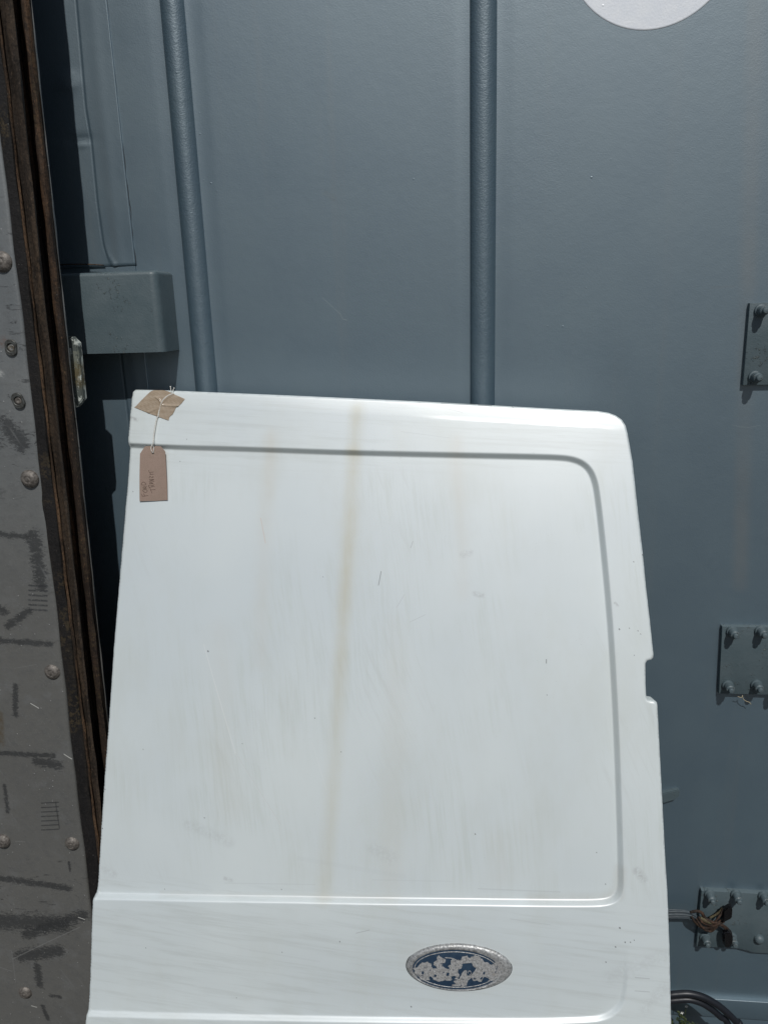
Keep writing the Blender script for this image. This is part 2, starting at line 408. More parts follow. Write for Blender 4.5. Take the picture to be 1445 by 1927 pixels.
rx_b = br[0]+.25*sr*(0.05-br[1]); lx_b = bl[0]+.35*sl_*(0.05-bl[1])
OUT = OP+[(rx_b, .06), (rx_b-.008, .025), (rx_b-.03, .01), (rx_b-.06, .004), (lx_b+.04, .004), (lx_b+.012, .012), (lx_b+.003, .03), (lx_b, .06)]+LP_
OUT_R = resample(OUT, .006); OUTA = np.array(OUT)
# recess of the window field: closed polygon running out over the left edge
rec_px = [(60,826),(240,838.5),(500,846),(650,851.5),(850,856),(1000,859),(1050,860.5),(1075,863),(1095,870),(1109,882),(1118,900),(1124,925),(1135,1020),(1148,1160),(1157,1300),(1163,1440),(1168,1600),
          (1169,1660),(1168,1678),(1162,1691),(1150,1699),(1130,1702.5),(1090,1703),(900,1701),(500,1695),(175,1689),(60,1687)]
REC = chaikin([PL(*p) for p in rec_px], 2); REC_R = resample(REC, .005)
emb_px = [(60,1716),(175,1716),(600,1724),(1000,1728),(1150,1732),(1172,1742),(1178,1765),(1178,1840),(1174,1880),(1162,1903),(1140,1917),(1110,1922),(1000,1925),(600,1920),(175,1910),(60,1908)]
EMB = chaikin([PL(*p) for p in emb_px], 2); EMB_R = resample(EMB, .005)
edge_top = [PL(*p) for p in out_px[:11]]
def sstep(x, a, b):
    t = np.clip((x-a)/(b-a), 0, 1); return t*t*(3-2*t)
z_e0, z_e1 = PL(600, 1735)[1], PL(600, 1900)[1]
z_t, z_b = PL(700, 748)[1], 0.0
et = np.array([(-2., edge_top[0][1]+.01)]+edge_top+[(2., edge_top[-1][1]-.05)])
def Hf(Q):
    """height of the door skin towards the viewer (metres) over local (x,z)"""
    Q = np.atleast_2d(np.asarray(Q, float))
    d = sdist(Q, REC); h = -.0085*sstep(d, -.0045, .0045)
    de = sdist(Q, EMB); ramp = sstep(-Q[:, 1], -z_e0-.01, -z_e1+.03)
    h += -.0052*sstep(de, -.0045, .0045)*np.clip(ramp*1.15, 0, 1)
    # overall crown of the panel
    zc = (Q[:, 1]-.75)/.75; xc = (Q[:, 0]+.01)/.42
    h += -.016*zc*zc*np.sign(1) - .006*xc*xc
    # turned back top band
    ztop = np.interp(Q[:, 0], et[:, 0], et[:, 1]); dt = ztop-Q[:, 1]
    k = np.clip((.0255-dt), 0, None); h += -k*.02-(k**2)*1.5 - .00055*sstep(-dt, -.0268, -.0242)*sstep(Q[:, 0], -.10, .0)*(1-sstep(Q[:, 0], .16, .26))
    do = np.clip(sdist(Q, OUTA), 0, None); r = .0042
    e = np.clip(r-do, 0, r); h += -(r-np.sqrt(np.maximum(r*r-e*e, 0)))
    # soft waviness of the pressed sheet
    h += .00045*np.sin(Q[:, 0]*23+1.2*np.sin(Q[:, 1]*7))*np.sin(Q[:, 1]*11+.7)
    return h
# sample points
ex_ = []
for d in (.0005, .0011, .0019, .003, .0042, .006): ex_.append(offset_closed(resample(OUT, .005), d, OUTA))
def band_pts(poly, ds, step):
    P = resample(poly, step); T = np.roll(P, -1, 0)-np.roll(P, 1, 0); T /= np.linalg.norm(T, axis=1)[:, None]+1e-12
    N = np.stack([-T[:, 1], T[:, 0]], 1); a = []
    for d in ds:
        Q = P+N*d; s_ = np.abs(sdist(Q, poly)); a.append(Q[s_ > abs(d)*.9-1e-4])
    return np.concatenate(a)
ds = (-.006, -.0045, -.0036, -.0027, -.0018, -.0009, 0, .0009, .0018, .0027, .0036, .0045, .006)
ex_.append(band_pts(REC, ds, .006)); ex_.append(band_pts(EMB, ds, .006))
gx, gz = np.meshgrid(np.arange(-.6, .6, .0085), np.arange(0.0, 1.6, .0085)); G = np.stack([gx.ravel(), gz.ravel()], 1)
G = G[(sdist(G, OUTA) > .008)]; G = G[(np.abs(sdist(G, REC)) > .0075) & (np.abs(sdist(G, EMB)) > .0075)]
gx, gz = np.meshgrid(np.arange(-.6, .6, .008), np.arange(1.3, 1.6, .0025)); T_ = np.stack([gx.ravel(), gz.ravel()], 1)
zt = np.interp(T_[:, 0], et[:, 0], et[:, 1])-T_[:, 1]; T_ = T_[(zt > .003) & (zt < .034)]; T_ = T_[sdist(T_, OUTA) > .0065]
G = G[(np.interp(G[:, 0], et[:, 0], et[:, 1])-G[:, 1]) > .036]
ex_ += [G, T_]
EX = np.concatenate(ex_); EX = EX[sdist(EX, OUTA) > .0003]
EX = EX[np.unique(np.round(EX/.0004).astype(int), axis=0, return_index=True)[1]]
V2, F2 = cdt([tuple(p) for p in OUT_R], [tuple(p) for p in EX], (), OUTA)
H = Hf(V2)
BACK = .030
nv = len(V2); Vd = [(V2[i][0], -H[i], V2[i][1]) for i in range(nv)]; Fd = [tuple(int(x) for x in f) for f in F2]
bnd = boundary(F2); bset = sorted({a for a, b in bnd}); idx = {}
for a in bset: idx[a] = len(Vd); Vd.append((V2[a][0], -H[a]+BACK, V2[a][1]))
for a, b in bnd: Fd.append((b, a, idx[a], idx[b]))

# ---- paint of the door
def door_mat():
    s = Mt('dirty_white_car_paint'); X, Z = s.sep[0], s.sep[2]
    big = s.noise(2.3, 3, .55); col = s.mix(s.ss(big, .3, .7), (.640, .705, .722), (.690, .752, .752))
    # wiped, brushed looking dirt film: strongly stretched noise in a warped frame
    wv = s.noise(1.7, 2, .5, col=True)
    va = s.n('ShaderNodeVectorMath'); va.operation = 'MULTIPLY_ADD'; s.l(wv, va.inputs[0]); va.inputs[1].default_value = (.07, .0, .0); s.l(s.co, va.inputs[2])
    b1 = s.noise(150, 5, .7, s.map(sc=(1, 1, .055), co=s.map(rot=(0, .10, 0), co=va.outputs[0])))
    b2 = s.noise(110, 5, .7, s.map(sc=(1, 1, .06), co=s.map(rot=(0, .38, 0), co=va.outputs[0])))
    b3 = s.noise(110, 5, .7, s.map(sc=(1, 1, .05), co=s.map(rot=(0, 1.50, 0), co=va.outputs[0])))
    low = s.m_('ADD', s.ss(Z, PL(700, 1690)[1]+.02, PL(700, 1690)[1]-.01), s.ss(Z, PL(300, 860)[1]-.05, PL(300, 860)[1]))
    zl = s.ss(Z, PL(700, 1620)[1], PL(700, 1540)[1])
    p1 = s.ss(s.noise(4.2, 3, .6), .42, .62); p2 = s.ss(s.noise(5, 3, .6, s.map(loc=(4, 0, 2))), .5, .64)
    col = s.mix(s.m_('MULTIPLY', s.m_('MULTIPLY', s.ss(b1, .42, .68), s.m_('MULTIPLY', p1, s.m_('SUBTRACT', 1.0, low))), .42), col, (.53, .585, .545))
    col = s.mix(s.m_('MULTIPLY', s.m_('MULTIPLY', s.ss(b2, .48, .7), s.m_('MULTIPLY', p2, s.m_('SUBTRACT', 1.0, low))), .38), col, (.54, .58, .565))
    col = s.mix(s.m_('MULTIPLY', s.m_('MULTIPLY', s.ss(b3, .45, .7), low), .50), col, (.53, .575, .565))
    cl = s.ss(s.noise(5.5, 5, .7, s.map(sc=(1, 1, .45))), .45, .7); col = s.mix(s.m_('MULTIPLY', cl, .38), col, (.585, .625, .585))
    # yellowish run-off streaks
    st = s.noise(40, 3, .6, s.map(sc=(1, 1, .08)))
    def streak(pts, wpx, k, c, up=.3):
        nonlocal col
        mk = None; n_ = len(pts)-1
        for i in range(n_):
            p, q = PL(*pts[i]), PL(*pts[i+1]); w0 = sum(wpx)/len(wpx)*1.7
            g_ = s.seg(p[0], p[1], q[0], q[1], w0*MM, .0); mk = g_ if mk is None else s.m_('MAXIMUM', mk, g_)
        za, zb = PL(*pts[0])[1], PL(*pts[-1])[1]
        if abs(za-zb) > .08:
            kk = s.ss(s.sep[2], za, zb, k[0], k[-1])
        else: kk = sum(k)/len(k)
        mk = s.m_('MULTIPLY', s.m_('MULTIPLY', mk, s.ss(st, .25, .7, .45, 1.0)), s.ss(s.noise(6, 4, .7), .3, .65, .5, 1.0))
        col = s.mix(s.m_('MULTIPLY', mk, kk), col, c)
    streak([(673, 772), (668, 820), (665, 850)], [17, 15], [.72, .9], (.48, .46, .32))
    streak([(665, 850), (662, 900), (656, 1010), (645, 1150), (636, 1300), (628, 1440), (615, 1600), (606, 1692)], [15, 17, 16, 14, 12, 16, 16], [.88, .56, .46, .40, .36, .30, .34], (.54, .51, .37))
    streak([(512, 822), (505, 880), (495, 1000), (488, 1250)], [14, 16, 18], [.42, .34, .2], (.60, .56, .46))
    streak([(858, 832), (860, 900), (872, 1040), (868, 1120)], [15, 16, 16], [.34, .3, .2], (.60, .56, .47))
    streak([(752, 815), (752, 850)], [14], [.16], (.60, .57, .47))
    streak([(745, 1180), (742, 1340), (735, 1560), (738, 1690)], [18, 22, 24], [.22, .2, .22], (.58, .555, .47))
    streak([(408, 1200), (412, 1400), (430, 1520)], [30, 34], [.2, .2], (.60, .58, .50))
    streak([(938, 1590), (945, 1650)], [24], [.15], (.58, .54, .46))
    # dirt gathered in the corner and along the ledges
    dn_ = s.noise(240, 3, .7)
    streak([(1168, 1640), (1163, 1685), (1130, 1698), (1000, 1696)], [10, 12, 8], [.45, .6, .4], (.40, .375, .31))
    streak([(1000, 1697), (700, 1694), (300, 1686)], [5, 5], [.3, .22], (.50, .48, .42))
    streak([(1095, 1926), (960, 1927), (800, 1925)], [7, 6], [.4, .25], (.48, .46, .40))
    streak([(330, 846), (520, 856), (700, 862)], [7, 6], [.28, .22], (.42, .43, .41))
    # grime round the badge
    streak([(770, 1800), (830, 1772), (900, 1773), (960, 1805)], [18, 18, 18], [.20, .20, .22], (.54, .52, .45))
    streak([(960, 1835), (910, 1866), (830, 1868)], [14, 14], [.2, .16], (.56, .54, .48))
    # smudges
    for (x0, y0, x1, y1, w0, k0) in [(1198, 1640, 1210, 1655, 12, .30), (893, 1118, 908, 1122, 7, .30), (245, 785, 258, 790, 5, .45), (1157, 1135, 1162, 1140, 4, .4),
                                     (870, 1045, 885, 1040, 10, .20), (420, 1658, 432, 1662, 6, .25), (192, 1640, 210, 1650, 12, .14), (350, 1555, 430, 1590, 16, .12),
                                     (1150, 1840, 1245, 1800, 22, .10), (1215, 1900, 1250, 1860, 18, .12), (700, 1600, 735, 1620, 20, .12)]:
        p, q = PL(x0, y0), PL(x1, y1)
        mk = s.m_('MULTIPLY', s.seg(p[0], p[1], q[0], q[1], w0*MM, .1), s.ss(s.noise(190, 4, .7), .35, .6)); col = s.mix(s.m_('MULTIPLY', mk, k0*1.6), col, (.36, .37, .37))
    # thin scratches and stone chips
    dk = (.06, .06, .065); md = (.36, .38, .39); lt = (.80, .83, .82)
    for (x0, y0, x1, y1, w0, c, k0) in [(716, 1076, 711, 1102, 1.0, dk, .75), (776, 1019, 772, 1031, .9, md, .8), (1029, 1243, 1029, 1250, 1.1, dk, .8),
            (488, 975, 497, 1022, 1.2, (.62, .50, .42), .6), (380, 1215, 400, 1285, 1.3, lt, .5), (400, 1285, 440, 1420, 1.5, lt, .5), (440, 1420, 525, 1555, 1.5, lt, .4), (441, 1421, 526, 1556, .7, md, .35),
            (585, 1400, 612, 1490, 1.0, lt, .3), (745, 1145, 760, 1120, .8, md, .4), (770, 1172, 800, 1158, .8, md, .4), (1195, 1841, 1222, 1843, 1.1, md, .55), (1195, 1866, 1222, 1868, 1.1, md, .5),
            (960, 1730, 1035, 1741, .9, md, .3), (420, 1667, 590, 1670, 1.6, md, .15), (700, 1661, 850, 1664, 1.6, md, .12), (900, 1678, 1055, 1684, 1.6, md, .25), (670, 1757, 695, 1751, 1.0, md, .6),
            (300, 1745, 470, 1790, 2.4, md, .08), (470, 1790, 600, 1812, 2.4, md, .10), (560, 1620, 760, 1655, 6, md, .06), (805, 760, 870, 776, .9, md, .45), (900, 761.5, 925, 763, 1.0, dk, .9), (963, 764, 967, 768, .9, dk, .7), (830, 758.5, 895, 761, .8, dk, .7),
            (755, 812, 845, 824, .8, md, .25)]:
        p, q = PL(x0, y0), PL(x1, y1); col = s.mix(s.m_('MULTIPLY', s.seg(p[0], p[1], q[0], q[1], w0*MM, .35), k0), col, c)
    for (x, y, r) in [(388, 1227, 2.6), (590, 1354, 1.4), (640, 1418, 1.3), (606, 1086, 1.0), (1165, 1184, 2.2), (1184, 1182, 1.3), (1200, 1187, 1.4), (1205, 1193, 1.2), (1193, 1233, 1.1), (894, 1574, 1.7),
                      (1030, 1310, 1.2), (1158, 1783, 1.9), (1176, 1774, 1.9), (1186, 1774, 1.5), (1193, 1770, 1.3), (1166, 1747, 2.4), (1140, 1812, 1.7), (381, 1543, 1.5), (453, 1402, 1.1), (1124, 1609, 1.3),
                      (1141, 1669, 1.4), (527, 1679, 1.3), (193, 1489, 1.6), (188, 1563, 1.8), (226, 1004, 1.5), (214, 919, 1.4), (246, 924, 1.2), (273, 1786, 1.2), (530, 1794, 1.2), (639, 1773, 1.6), (443, 1882, 1.1), (1209, 1044, 1.8), (1192, 1057, 1.5), (773, 1899, 2.0), (306, 1678, 1.2), (265, 1413, 1.2), (335, 867, 1.2), (351, 826, 1.1)]:
        p = PL(x, y); col = s.mix(s.m_('MULTIPLY', s.seg(p[0], p[1], p[0]+.0004, p[1]-.0006, r*MM*.75, .5), .85), col, dk)
    sp = s.m_('MULTIPLY', s.ss(s.voro(130, s.map(sc=(1, .2, 1))), .04, .075, 1, 0), s.ss(s.noise(11, 2), .53, .58))
    col = s.mix(s.m_('MULTIPLY', sp, .45), col, (.36, .37, .36))
    h = s.m_('ADD', s.m_('MULTIPLY', s.noise(700, 2), .12), s.m_('MULTIPLY', s.noise(9, 2), .8))
    rg = s.ss(s.m_('ADD', s.m_('MULTIPLY', b1, .12), s.m_('MULTIPLY', big, .88)), .3, .7, .41, .47)
    return s.out(col, rg, 0, 1.0, h, .0007, .5, 1.98)
M_door = door_mat()
skin = sharp(mesh_obj('outer_skin', Vd, Fd, M_door, door_root), 50)
# inner shell of the door behind the skin
s = Mt('plain_white_paint'); M_inner = s.out(s.mix(s.ss(s.noise(9, 4), .4, .7), (.62, .65, .65), (.5, .51, .49)), .45)
INS = resample(OUT, .03); sI = .012
cxm, czm = INS[:, 0].mean(), INS[:, 1].mean()
INp = []
for p in chaikin([tuple(q) for q in INS], 1)[::2]:
    dx, dz = cxm-p[0], czm-p[1]; INp.append((p[0]+np.sign(dx)*sI, p[1]+np.sign(dz)*sI*.8))
Vi, Fi = cdt(INp, []); Vs, Fs = slab(Vi, Fi, np.full(len(Vi), BACK+.003), .045)
mesh_obj('inner_frame', Vs, Fs, M_inner, door_root, smooth=False)

def DP(px, py, up=0.0):
    """point on the door skin under a pixel, raised by up"""
    p = PL(px, py); h = Hf([p])[0]
    for _ in range(2): p = PL(px, py, -(h+up)); h = Hf([p])[0]
    return Vector((p[0], -(h+up), p[1]))

# ---- oval badge
bc = (863.0, 1819.5)
c0 = DP(*bc); badge = bpy.data.objects.new('badge', None); COL.objects.link(badge); badge.parent = door_root; badge.location = c0; badge.empty_display_size = .02
pR, pL_ = DP(961.8, 1821.5), DP(764.3, 1817.5); rxm = (pR-pL_).length/2
pT, pB = DP(863, 1776), DP(863, 1862.5); rzm = (pT-pB).length/2
ang = math.atan2(pR.z-pL_.z, pR.x-pL_.x)
def BE(rho, a, rx=None, rz=None):
    x, z = rho*rxm*math.cos(a), rho*rzm*math.sin(a); return (x*math.cos(ang)-z*math.sin(ang), x*math.sin(ang)+z*math.cos(ang))
def ellipse_shell(prof, n=96):
    V, F = [], []
    for (ax_, az_, h, k_) in prof:                 # inset in x, inset in z (px), height, share of the inner field's shift
        for k in range(n):
            a = 2*math.pi*k/n; x, z = (rxm-ax_*mmu)*math.cos(a)-5.2*mmu*k_, (rzm-az_*mmu)*math.sin(a)-3.4*mmu*k_
            V.append((x*math.cos(ang)-z*math.sin(ang), -h, x*math.sin(ang)+z*math.cos(ang)))
    for i in range(len(prof)-1):
        for k in range(n):
            a, b = i*n+k, i*n+(k+1) % n; F.append((a, b, b+n, a+n))
    return V, F
s = Mt('worn_silver_plastic')
nn = s.noise(260, 5, .75); n2 = s.noise(60, 4, .7)
c_ = s.mix(s.ss(nn, .38, .62), (.22, .225, .225), (.50, .505, .50)); c_ = s.mix(s.ss(n2, .52, .66, 0, .55), c_, (.27, .26, .24))
M_silver = s.out(c_, s.ss(nn, .3, .7, .5, .28), .45, .5, s.m_('ADD', nn, n2), .0007, .9)
s = Mt('dark_blue_enamel'); M_navy = s.out(s.mix(s.ss(s.noise(90, 4, .7), .4, .7), (.016, .036, .068), (.028, .054, .090)), .28)
s = Mt('flaked_dull_silver'); nn = s.noise(420, 4, .75); n2 = s.noise(120, 4, .7)
c_ = s.mix(s.ss(nn, .35, .65), (.225, .222, .215), (.41, .412, .408)); c_ = s.mix(s.ss(n2, .55, .7, 0, .5), c_, (.27, .24, .20)); c_ = s.mix(s.ss(s.noise(330, 5, .8), .58, .61), c_, (.026, .045, .075))
M_flk = s.out(c_, .6, .15, .4, s.m_('ADD', nn, n2), .0006, .9)
mmu = rxm/98.7
V, F = ellipse_shell([(-.2, -.2, -.002, 0), (-.2, -.2, .0014, 0), (.6, .6, .0026, 0), (2.5, 1.6, .0040, .05), (7, 3.2, .0052, .3), (12.5, 5.2, .0055, .7), (16.4, 6.8, .0050, 1), (17.2, 7.5, .0034, 1)])
sharp(mesh_obj('outer_rim', V, F, M_silver, badge), 60)
V, F = ellipse_shell([(-1.3, -1.3, -.002, 0), (-1.3, -1.3, .0008, 0), (-.2, -.2, .0010, 0)])
s = Mt('black_gasket'); M_blk = s.out((.02, .02, .02), .7)
mesh_obj('gasket', V, F, M_blk, badge)
prof = [(16.8, 7.2, .0037, 1), (19, 9, .0037, 1), (22, 11.5, .0040, 1), (28, 17, .0045, 1), (38, 25, .0049, 1), (50, 32, .0051, 1), (75, 38, .0052, 1)]
V, F = ellipse_shell(prof); n = 96; b = (len(prof)-1)*n
F.append(tuple(range(b, b+n)))
mesh_obj('blue_field', V, F, M_navy, badge)
V, F = ellipse_shell([(19.5, 10.2, .0036, 1), (19.9, 10.5, .0044, 1), (20.7, 11.2, .0047, 1), (21.4, 11.8, .0044, 1), (21.8, 12.1, .0036, 1)])
mesh_obj('silver_ring', V, F, M_silver, badge)
def fieldh(x, z):
    xr, zr = x*math.cos(-ang)-z*math.sin(-ang), x*math.sin(-ang)+z*math.cos(-ang)
    xr += 5.2*mmu; zr += 3.4*mmu
    q = math.sqrt((xr/(rxm-18*mmu))**2+(zr/(rzm-8*mmu))**2); return .0052-.0013*min(1, q)**3+.0016*min(.5, max(0, q-.93))/.12*.9
def Bz(zx, zy):                                     # from the close-up of the badge
    p = DP(720+zx/4.983, 1740+zy/4.983); return (p.x-c0.x, p.z-c0.z)
def jag(P, it=3, amp=.18):
    P = [np.array(p, float) for p in P]
    for _ in range(it):
        Q = []
        for i in range(len(P)):
            a, b_ = P[i], P[(i+1) % len(P)]; d = b_-a; n_ = np.array([-d[1], d[0]])
            Q += [a, (a+b_)/2+n_*rng.normal(0, amp)]
        P = Q; amp *= .8
    return [tuple(p) for p in P]
flk_out = [(285,400),(330,385),(348,365),(372,345),(420,335),(460,360),(476,400),(520,396),(500,376),(478,366),(480,342),(512,326),(512,292),(530,278),(556,300),(590,312),(586,345),(558,368),
 (600,398),(628,396),(612,378),(640,326),(655,310),(692,322),(735,322),(745,292),(790,282),(830,292),(870,275),(915,300),(940,322),(985,346),(1020,368),(1058,342),(1090,335),(1120,352),(1128,400),(1110,450),(1080,480),(1046,505),
 (1012,514),(990,488),(958,474),(944,484),(930,508),(900,520),(860,512),(832,482),(812,500),(790,530),(765,560),(750,574),(705,562),(655,562),(652,546),(692,538),(664,514),(702,496),(655,482),(620,508),(560,512),(520,515),(480,502),
 (470,482),(440,470),(442,508),(410,504),(372,500),(348,472),(312,450)]
flk_holes = [[(748,352),(832,346),(845,372),(884,392),(870,408),(848,436),(826,462),(796,464),(784,440),(792,420),(770,412),(748,432),(736,462),(722,492),(704,490),(722,456),(704,430),(706,404),(734,398),(744,376)],
             [(604,432),(628,436),(624,462),(596,466)], [(366,430),(392,426),(388,450),(368,452)], [(560,350),(575,345),(570,365),(548,360),(536,352)],
             [(640,470),(676,462),(690,474),(668,494),(644,492)], [(850,484),(880,486),(872,504),(850,500)], [(912,486),(938,476),(930,500),(914,502)], [(486,452),(508,456),(500,478),(484,474)],
             [(946,430),(958,424),(956,452),(944,456)], [(1056,398),(1074,402),(1070,412),(1058,410)]]
fo = jag([Bz(*p) for p in flk_out], 2, .16); fh = [jag([Bz(*p) for p in h], 1, .10) for h in flk_holes]
fa = np.array(fo); mn, mx = fa.min(0), fa.max(0); gx, gz = np.meshgrid(np.arange(mn[0], mx[0], .0022), np.arange(mn[1], mx[1], .0022)); G = np.stack([gx.ravel(), gz.ravel()], 1); G = G[sdist(G, fa) > .0003]
for h_ in fh: G = G[sdist(G, np.array(h_)) < -.0003]
Vf, Ff = cdt(fo, [tuple(p) for p in G], fh)
V, F = slab(Vf, Ff, np.array([-(fieldh(*p)+.00060) for p in Vf]), .0007)
mesh_obj('flaking_script', V, F, M_flk, badge, smooth=False)
acc = ([], [])
sw = [Bz(*p) for p in [(822,452),(808,462),(795,452),(797,432),(812,420),(828,430),(826,450)]]
for q in [[(798,440),(802,425),(816,420),(828,430),(828,448),(812,458)], [(965,478),(985,468),(1005,478),(1010,500),(990,515)], [(585,300),(620,302),(650,306),(690,320)], [(300,430),(310,455),(322,475)]]:
    pts = [Vector((Bz(*p)[0], -(fieldh(*Bz(*p))+.0004), Bz(*p)[1])) for p in q]; mesh_obj('script_stroke', *tube(spline(pts, 5), .0007, 6), M_flk, badge)


# ---- parcel tape
s = Mt('brown_parcel_tape')
nn = s.noise(30, 4, .6, s.map(sc=(1, 1, 5))); c_ = s.mix(s.ss(nn, .35, .7), (.335, .262, .188), (.41, .335, .255))
M_tape = s.out(c_, .22, 0, .55, s.m_('ADD', s.noise(120, 3, .6), s.m_('MULTIPLY', s.noise(26, 2), 3)), .0009, .8)
def TZ(zx, zy): return (220+zx/7.225, 700+zy/7.225)
tp = [(240,482),(268,458),(330,390),(400,318),(450,268),(492,241),(560,240),(622,238),(700,262),(780,300),(925,365),(880,425),(836,466),(806,482),(784,530),(756,582),(738,590),(716,612),(704,660),(550,605),(410,552)]
T2 = [PL(*TZ(*p)) for p in tp]; TR = resample(T2, .0022)
tf = []
crease = [([(530,345),(575,372),(605,420),(580,470),(520,510),(430,550)], 10, .0016), ([(610,450),(700,458),(835,464)], 9, .0018), ([(560,610),(565,540),(600,460),(640,390),(700,330),(780,290)], 13, .0021)]
def tape_h(Q):
    h = np.zeros(len(Q))
    for pts, wz, amp in crease:
        P = [np.array(PL(*TZ(*p))) for p in pts]; best = np.full(len(Q), 1e9)
        for i in range(len(P)-1):
            a, b = P[i], P[i+1]; d = b-a; t = np.clip(((Q-a)@d)/(d@d), 0, 1); best = np.minimum(best, np.linalg.norm(Q-(a+np.outer(t, d)), axis=1))
        h = np.maximum(h, amp*np.exp(-(best/(wz/7.2*MM*1.1))**2))
    h += .00022*np.sin(Q[:, 0]*900+np.sin(Q[:, 1]*700)*2)*np.sin(Q[:, 1]*1100)
    return h
mn, mx = TR.min(0), TR.max(0); gx, gz = np.meshgrid(np.arange(mn[0], mx[0], .0013), np.arange(mn[1], mx[1], .0013)); G = np.stack([gx.ravel(), gz.ravel()], 1); G = G[sdist(G, TR) > .0007]
Vt, Ft = cdt([tuple(p) for p in TR], [tuple(p) for p in G])
ht = Hf(Vt)+.0006+tape_h(Vt)
V, F = slab(Vt, Ft, -ht, .00018)
V = [DM @ Vector(v) for v in V]; to = V[0].copy()
tape = mesh_obj('parcel_tape', [v-to for v in V], F, M_tape); tape.location = to
tag(tape, 'creased patch of shiny brown parcel tape stuck on the top left corner of the door', 'tape')
# ---- tag with string
s = Mt('brown_card'); nn = s.noise(900, 3, .7); n2 = s.noise(60, 4, .6)
c_ = s.mix(s.ss(nn, .3, .7), (.275, .200, .162), (.350, .262, .218)); c_ = s.mix(s.ss(n2, .4, .7, 0, .35), c_, (.255, .20, .155))
M_card = s.out(c_, .85, 0, .2, nn, .0003, .6)
s = Mt('ink_pencil'); M_ink = s.out((.11, .075, .058), .8, 0, .2)
s = Mt('white_cord'); M_cord = s.out(s.mix(s.ss(s.noise(700, 2), .3, .7), (.66, .65, .60), (.80, .79, .75)), .8, 0, .2)
cz_ = lambda zx, zy: (220+zx/7.225, 700+zy/7.225)
HC0 = float(Hf([PL(*cz_(494, 1400))])[0]); YC = -(HC0+.0052)
o_t = DM @ DP(*cz_(495, 1100), .003)
tagroot = empty('paper_tag', tuple(o_t), 'brown card tag with handwriting, hanging on white string below the brown tape', 'tag')
def to_tag(v): return (DM @ Vector(v))-o_t
cardp = [(318,1112),(350,1062),(385,1010),(490,1003),(600,1010),(662,1082),(672,1250),(684,1500),(688,1742),(500,1752),(303,1757),(310,1400)]
C2 = [PL(*cz_(*p), YC) for p in cardp]; CR = resample(C2, .002)
hole = [PL(*cz_(494+15*math.cos(a), 1103+15*math.sin(a)), YC) for a in np.linspace(0, 2*math.pi, 15)[:-1]]
mn, mx = CR.min(0), CR.max(0); gx, gz = np.meshgrid(np.arange(mn[0], mx[0], .0024), np.arange(mn[1], mx[1], .0024)); G = np.stack([gx.ravel(), gz.ravel()], 1)
G = G[(sdist(G, CR) > .001) & (sdist(G, np.array(hole)) < -.0008)]
ec = np.array(PL(*cz_(494, 1125), YC))
zc0, zc1 = PL(*cz_(494, 1003), YC)[1], PL(*cz_(494, 1755), YC)[1]; xc0, xc1 = C2[0][0], C2[5][0]

def card_h(Q):
    Q = np.atleast_2d(Q); t = (zc0-Q[:, 1])/(zc0-zc1); u = (Q[:, 0]-xc0)/(xc1-xc0)
    r = np.linalg.norm(Q-ec, axis=1)
    return HC0+.0062-.0026*t+.0012*np.sin(t*3.1)+.0016*np.clip(u-.7, 0, 1)**2*8*t*.5+.0005*np.exp(-((r-.0042)/.0007)**2)
Vc, Fc = cdt([tuple(p) for p in CR], [tuple(p) for p in G], [hole])
V, F = slab(Vc, Fc, -card_h(Vc), .0004)
sharp(mesh_obj('card', [to_tag(v) for v in V], F, M_card, tagroot), 50)
# handwriting, traced as pen strokes
def WZ(zx, zy): return (255+zx/22.23, 870+zy/22.23)
strokes = [
 # F o R D  (reads upward)
 [(235,1340),(270,1385),(312,1430)], [(300,1418),(380,1408),(520,1386)], [(330,1308),(352,1350),(372,1402)],
 [(340,1225),(300,1180),(350,1135),(430,1135),(485,1180),(470,1235),(410,1262),(340,1225)],
 [(470,1075),(400,1085),(310,1078)], [(310,1078),(330,1030),(390,1020),(420,1045),(405,1082)], [(405,1050),(440,1010),(470,1000)],
 [(240,922),(330,950),(440,940)], [(240,922),(260,870),(330,825),(390,850),(440,905),(440,940)],
 # T R A N S I T
 [(690,1290),(650,1200),(600,1060),(555,1030)], [(625,1150),(720,1145),(830,1138)],
 [(800,1010),(700,1020),(560,1040)], [(560,1035),(545,970),(610,950),(680,965),(690,1015)], [(690,985),(750,960),(800,935)],
 [(740,905),(650,880),(590,890)], [(740,905),(700,850),(600,850),(590,890)], [(690,850),(680,895)],
 [(790,800),(690,780),(570,792)], [(570,792),(660,760),(780,715)], [(780,715),(680,712),(580,720)],
 [(720,575),(750,610),(700,640),(660,610),(620,590),(585,615),(600,660)], 
 [(770,495),(700,500),(610,505)],
 [(560,335),(585,400),(625,460),(655,510)], [(620,415),(700,410),(770,405)]]
acc = ([], [])
for st_ in strokes:
    P = []
    for p in st_:
        q = PL(*WZ(*p), YC); h = card_h(q)[0]; P.append(Vector((q[0], -(h+.00005), q[1])))
    sp = spline(P, 5) if len(P) > 2 else [P[0].lerp(P[1], k/6) for k in range(7)]
    V, F = tube(sp, .00036, 5); add_vf(acc, [to_tag(v) for v in V], F)
mesh_obj('handwriting', acc[0], acc[1], M_ink, tagroot)
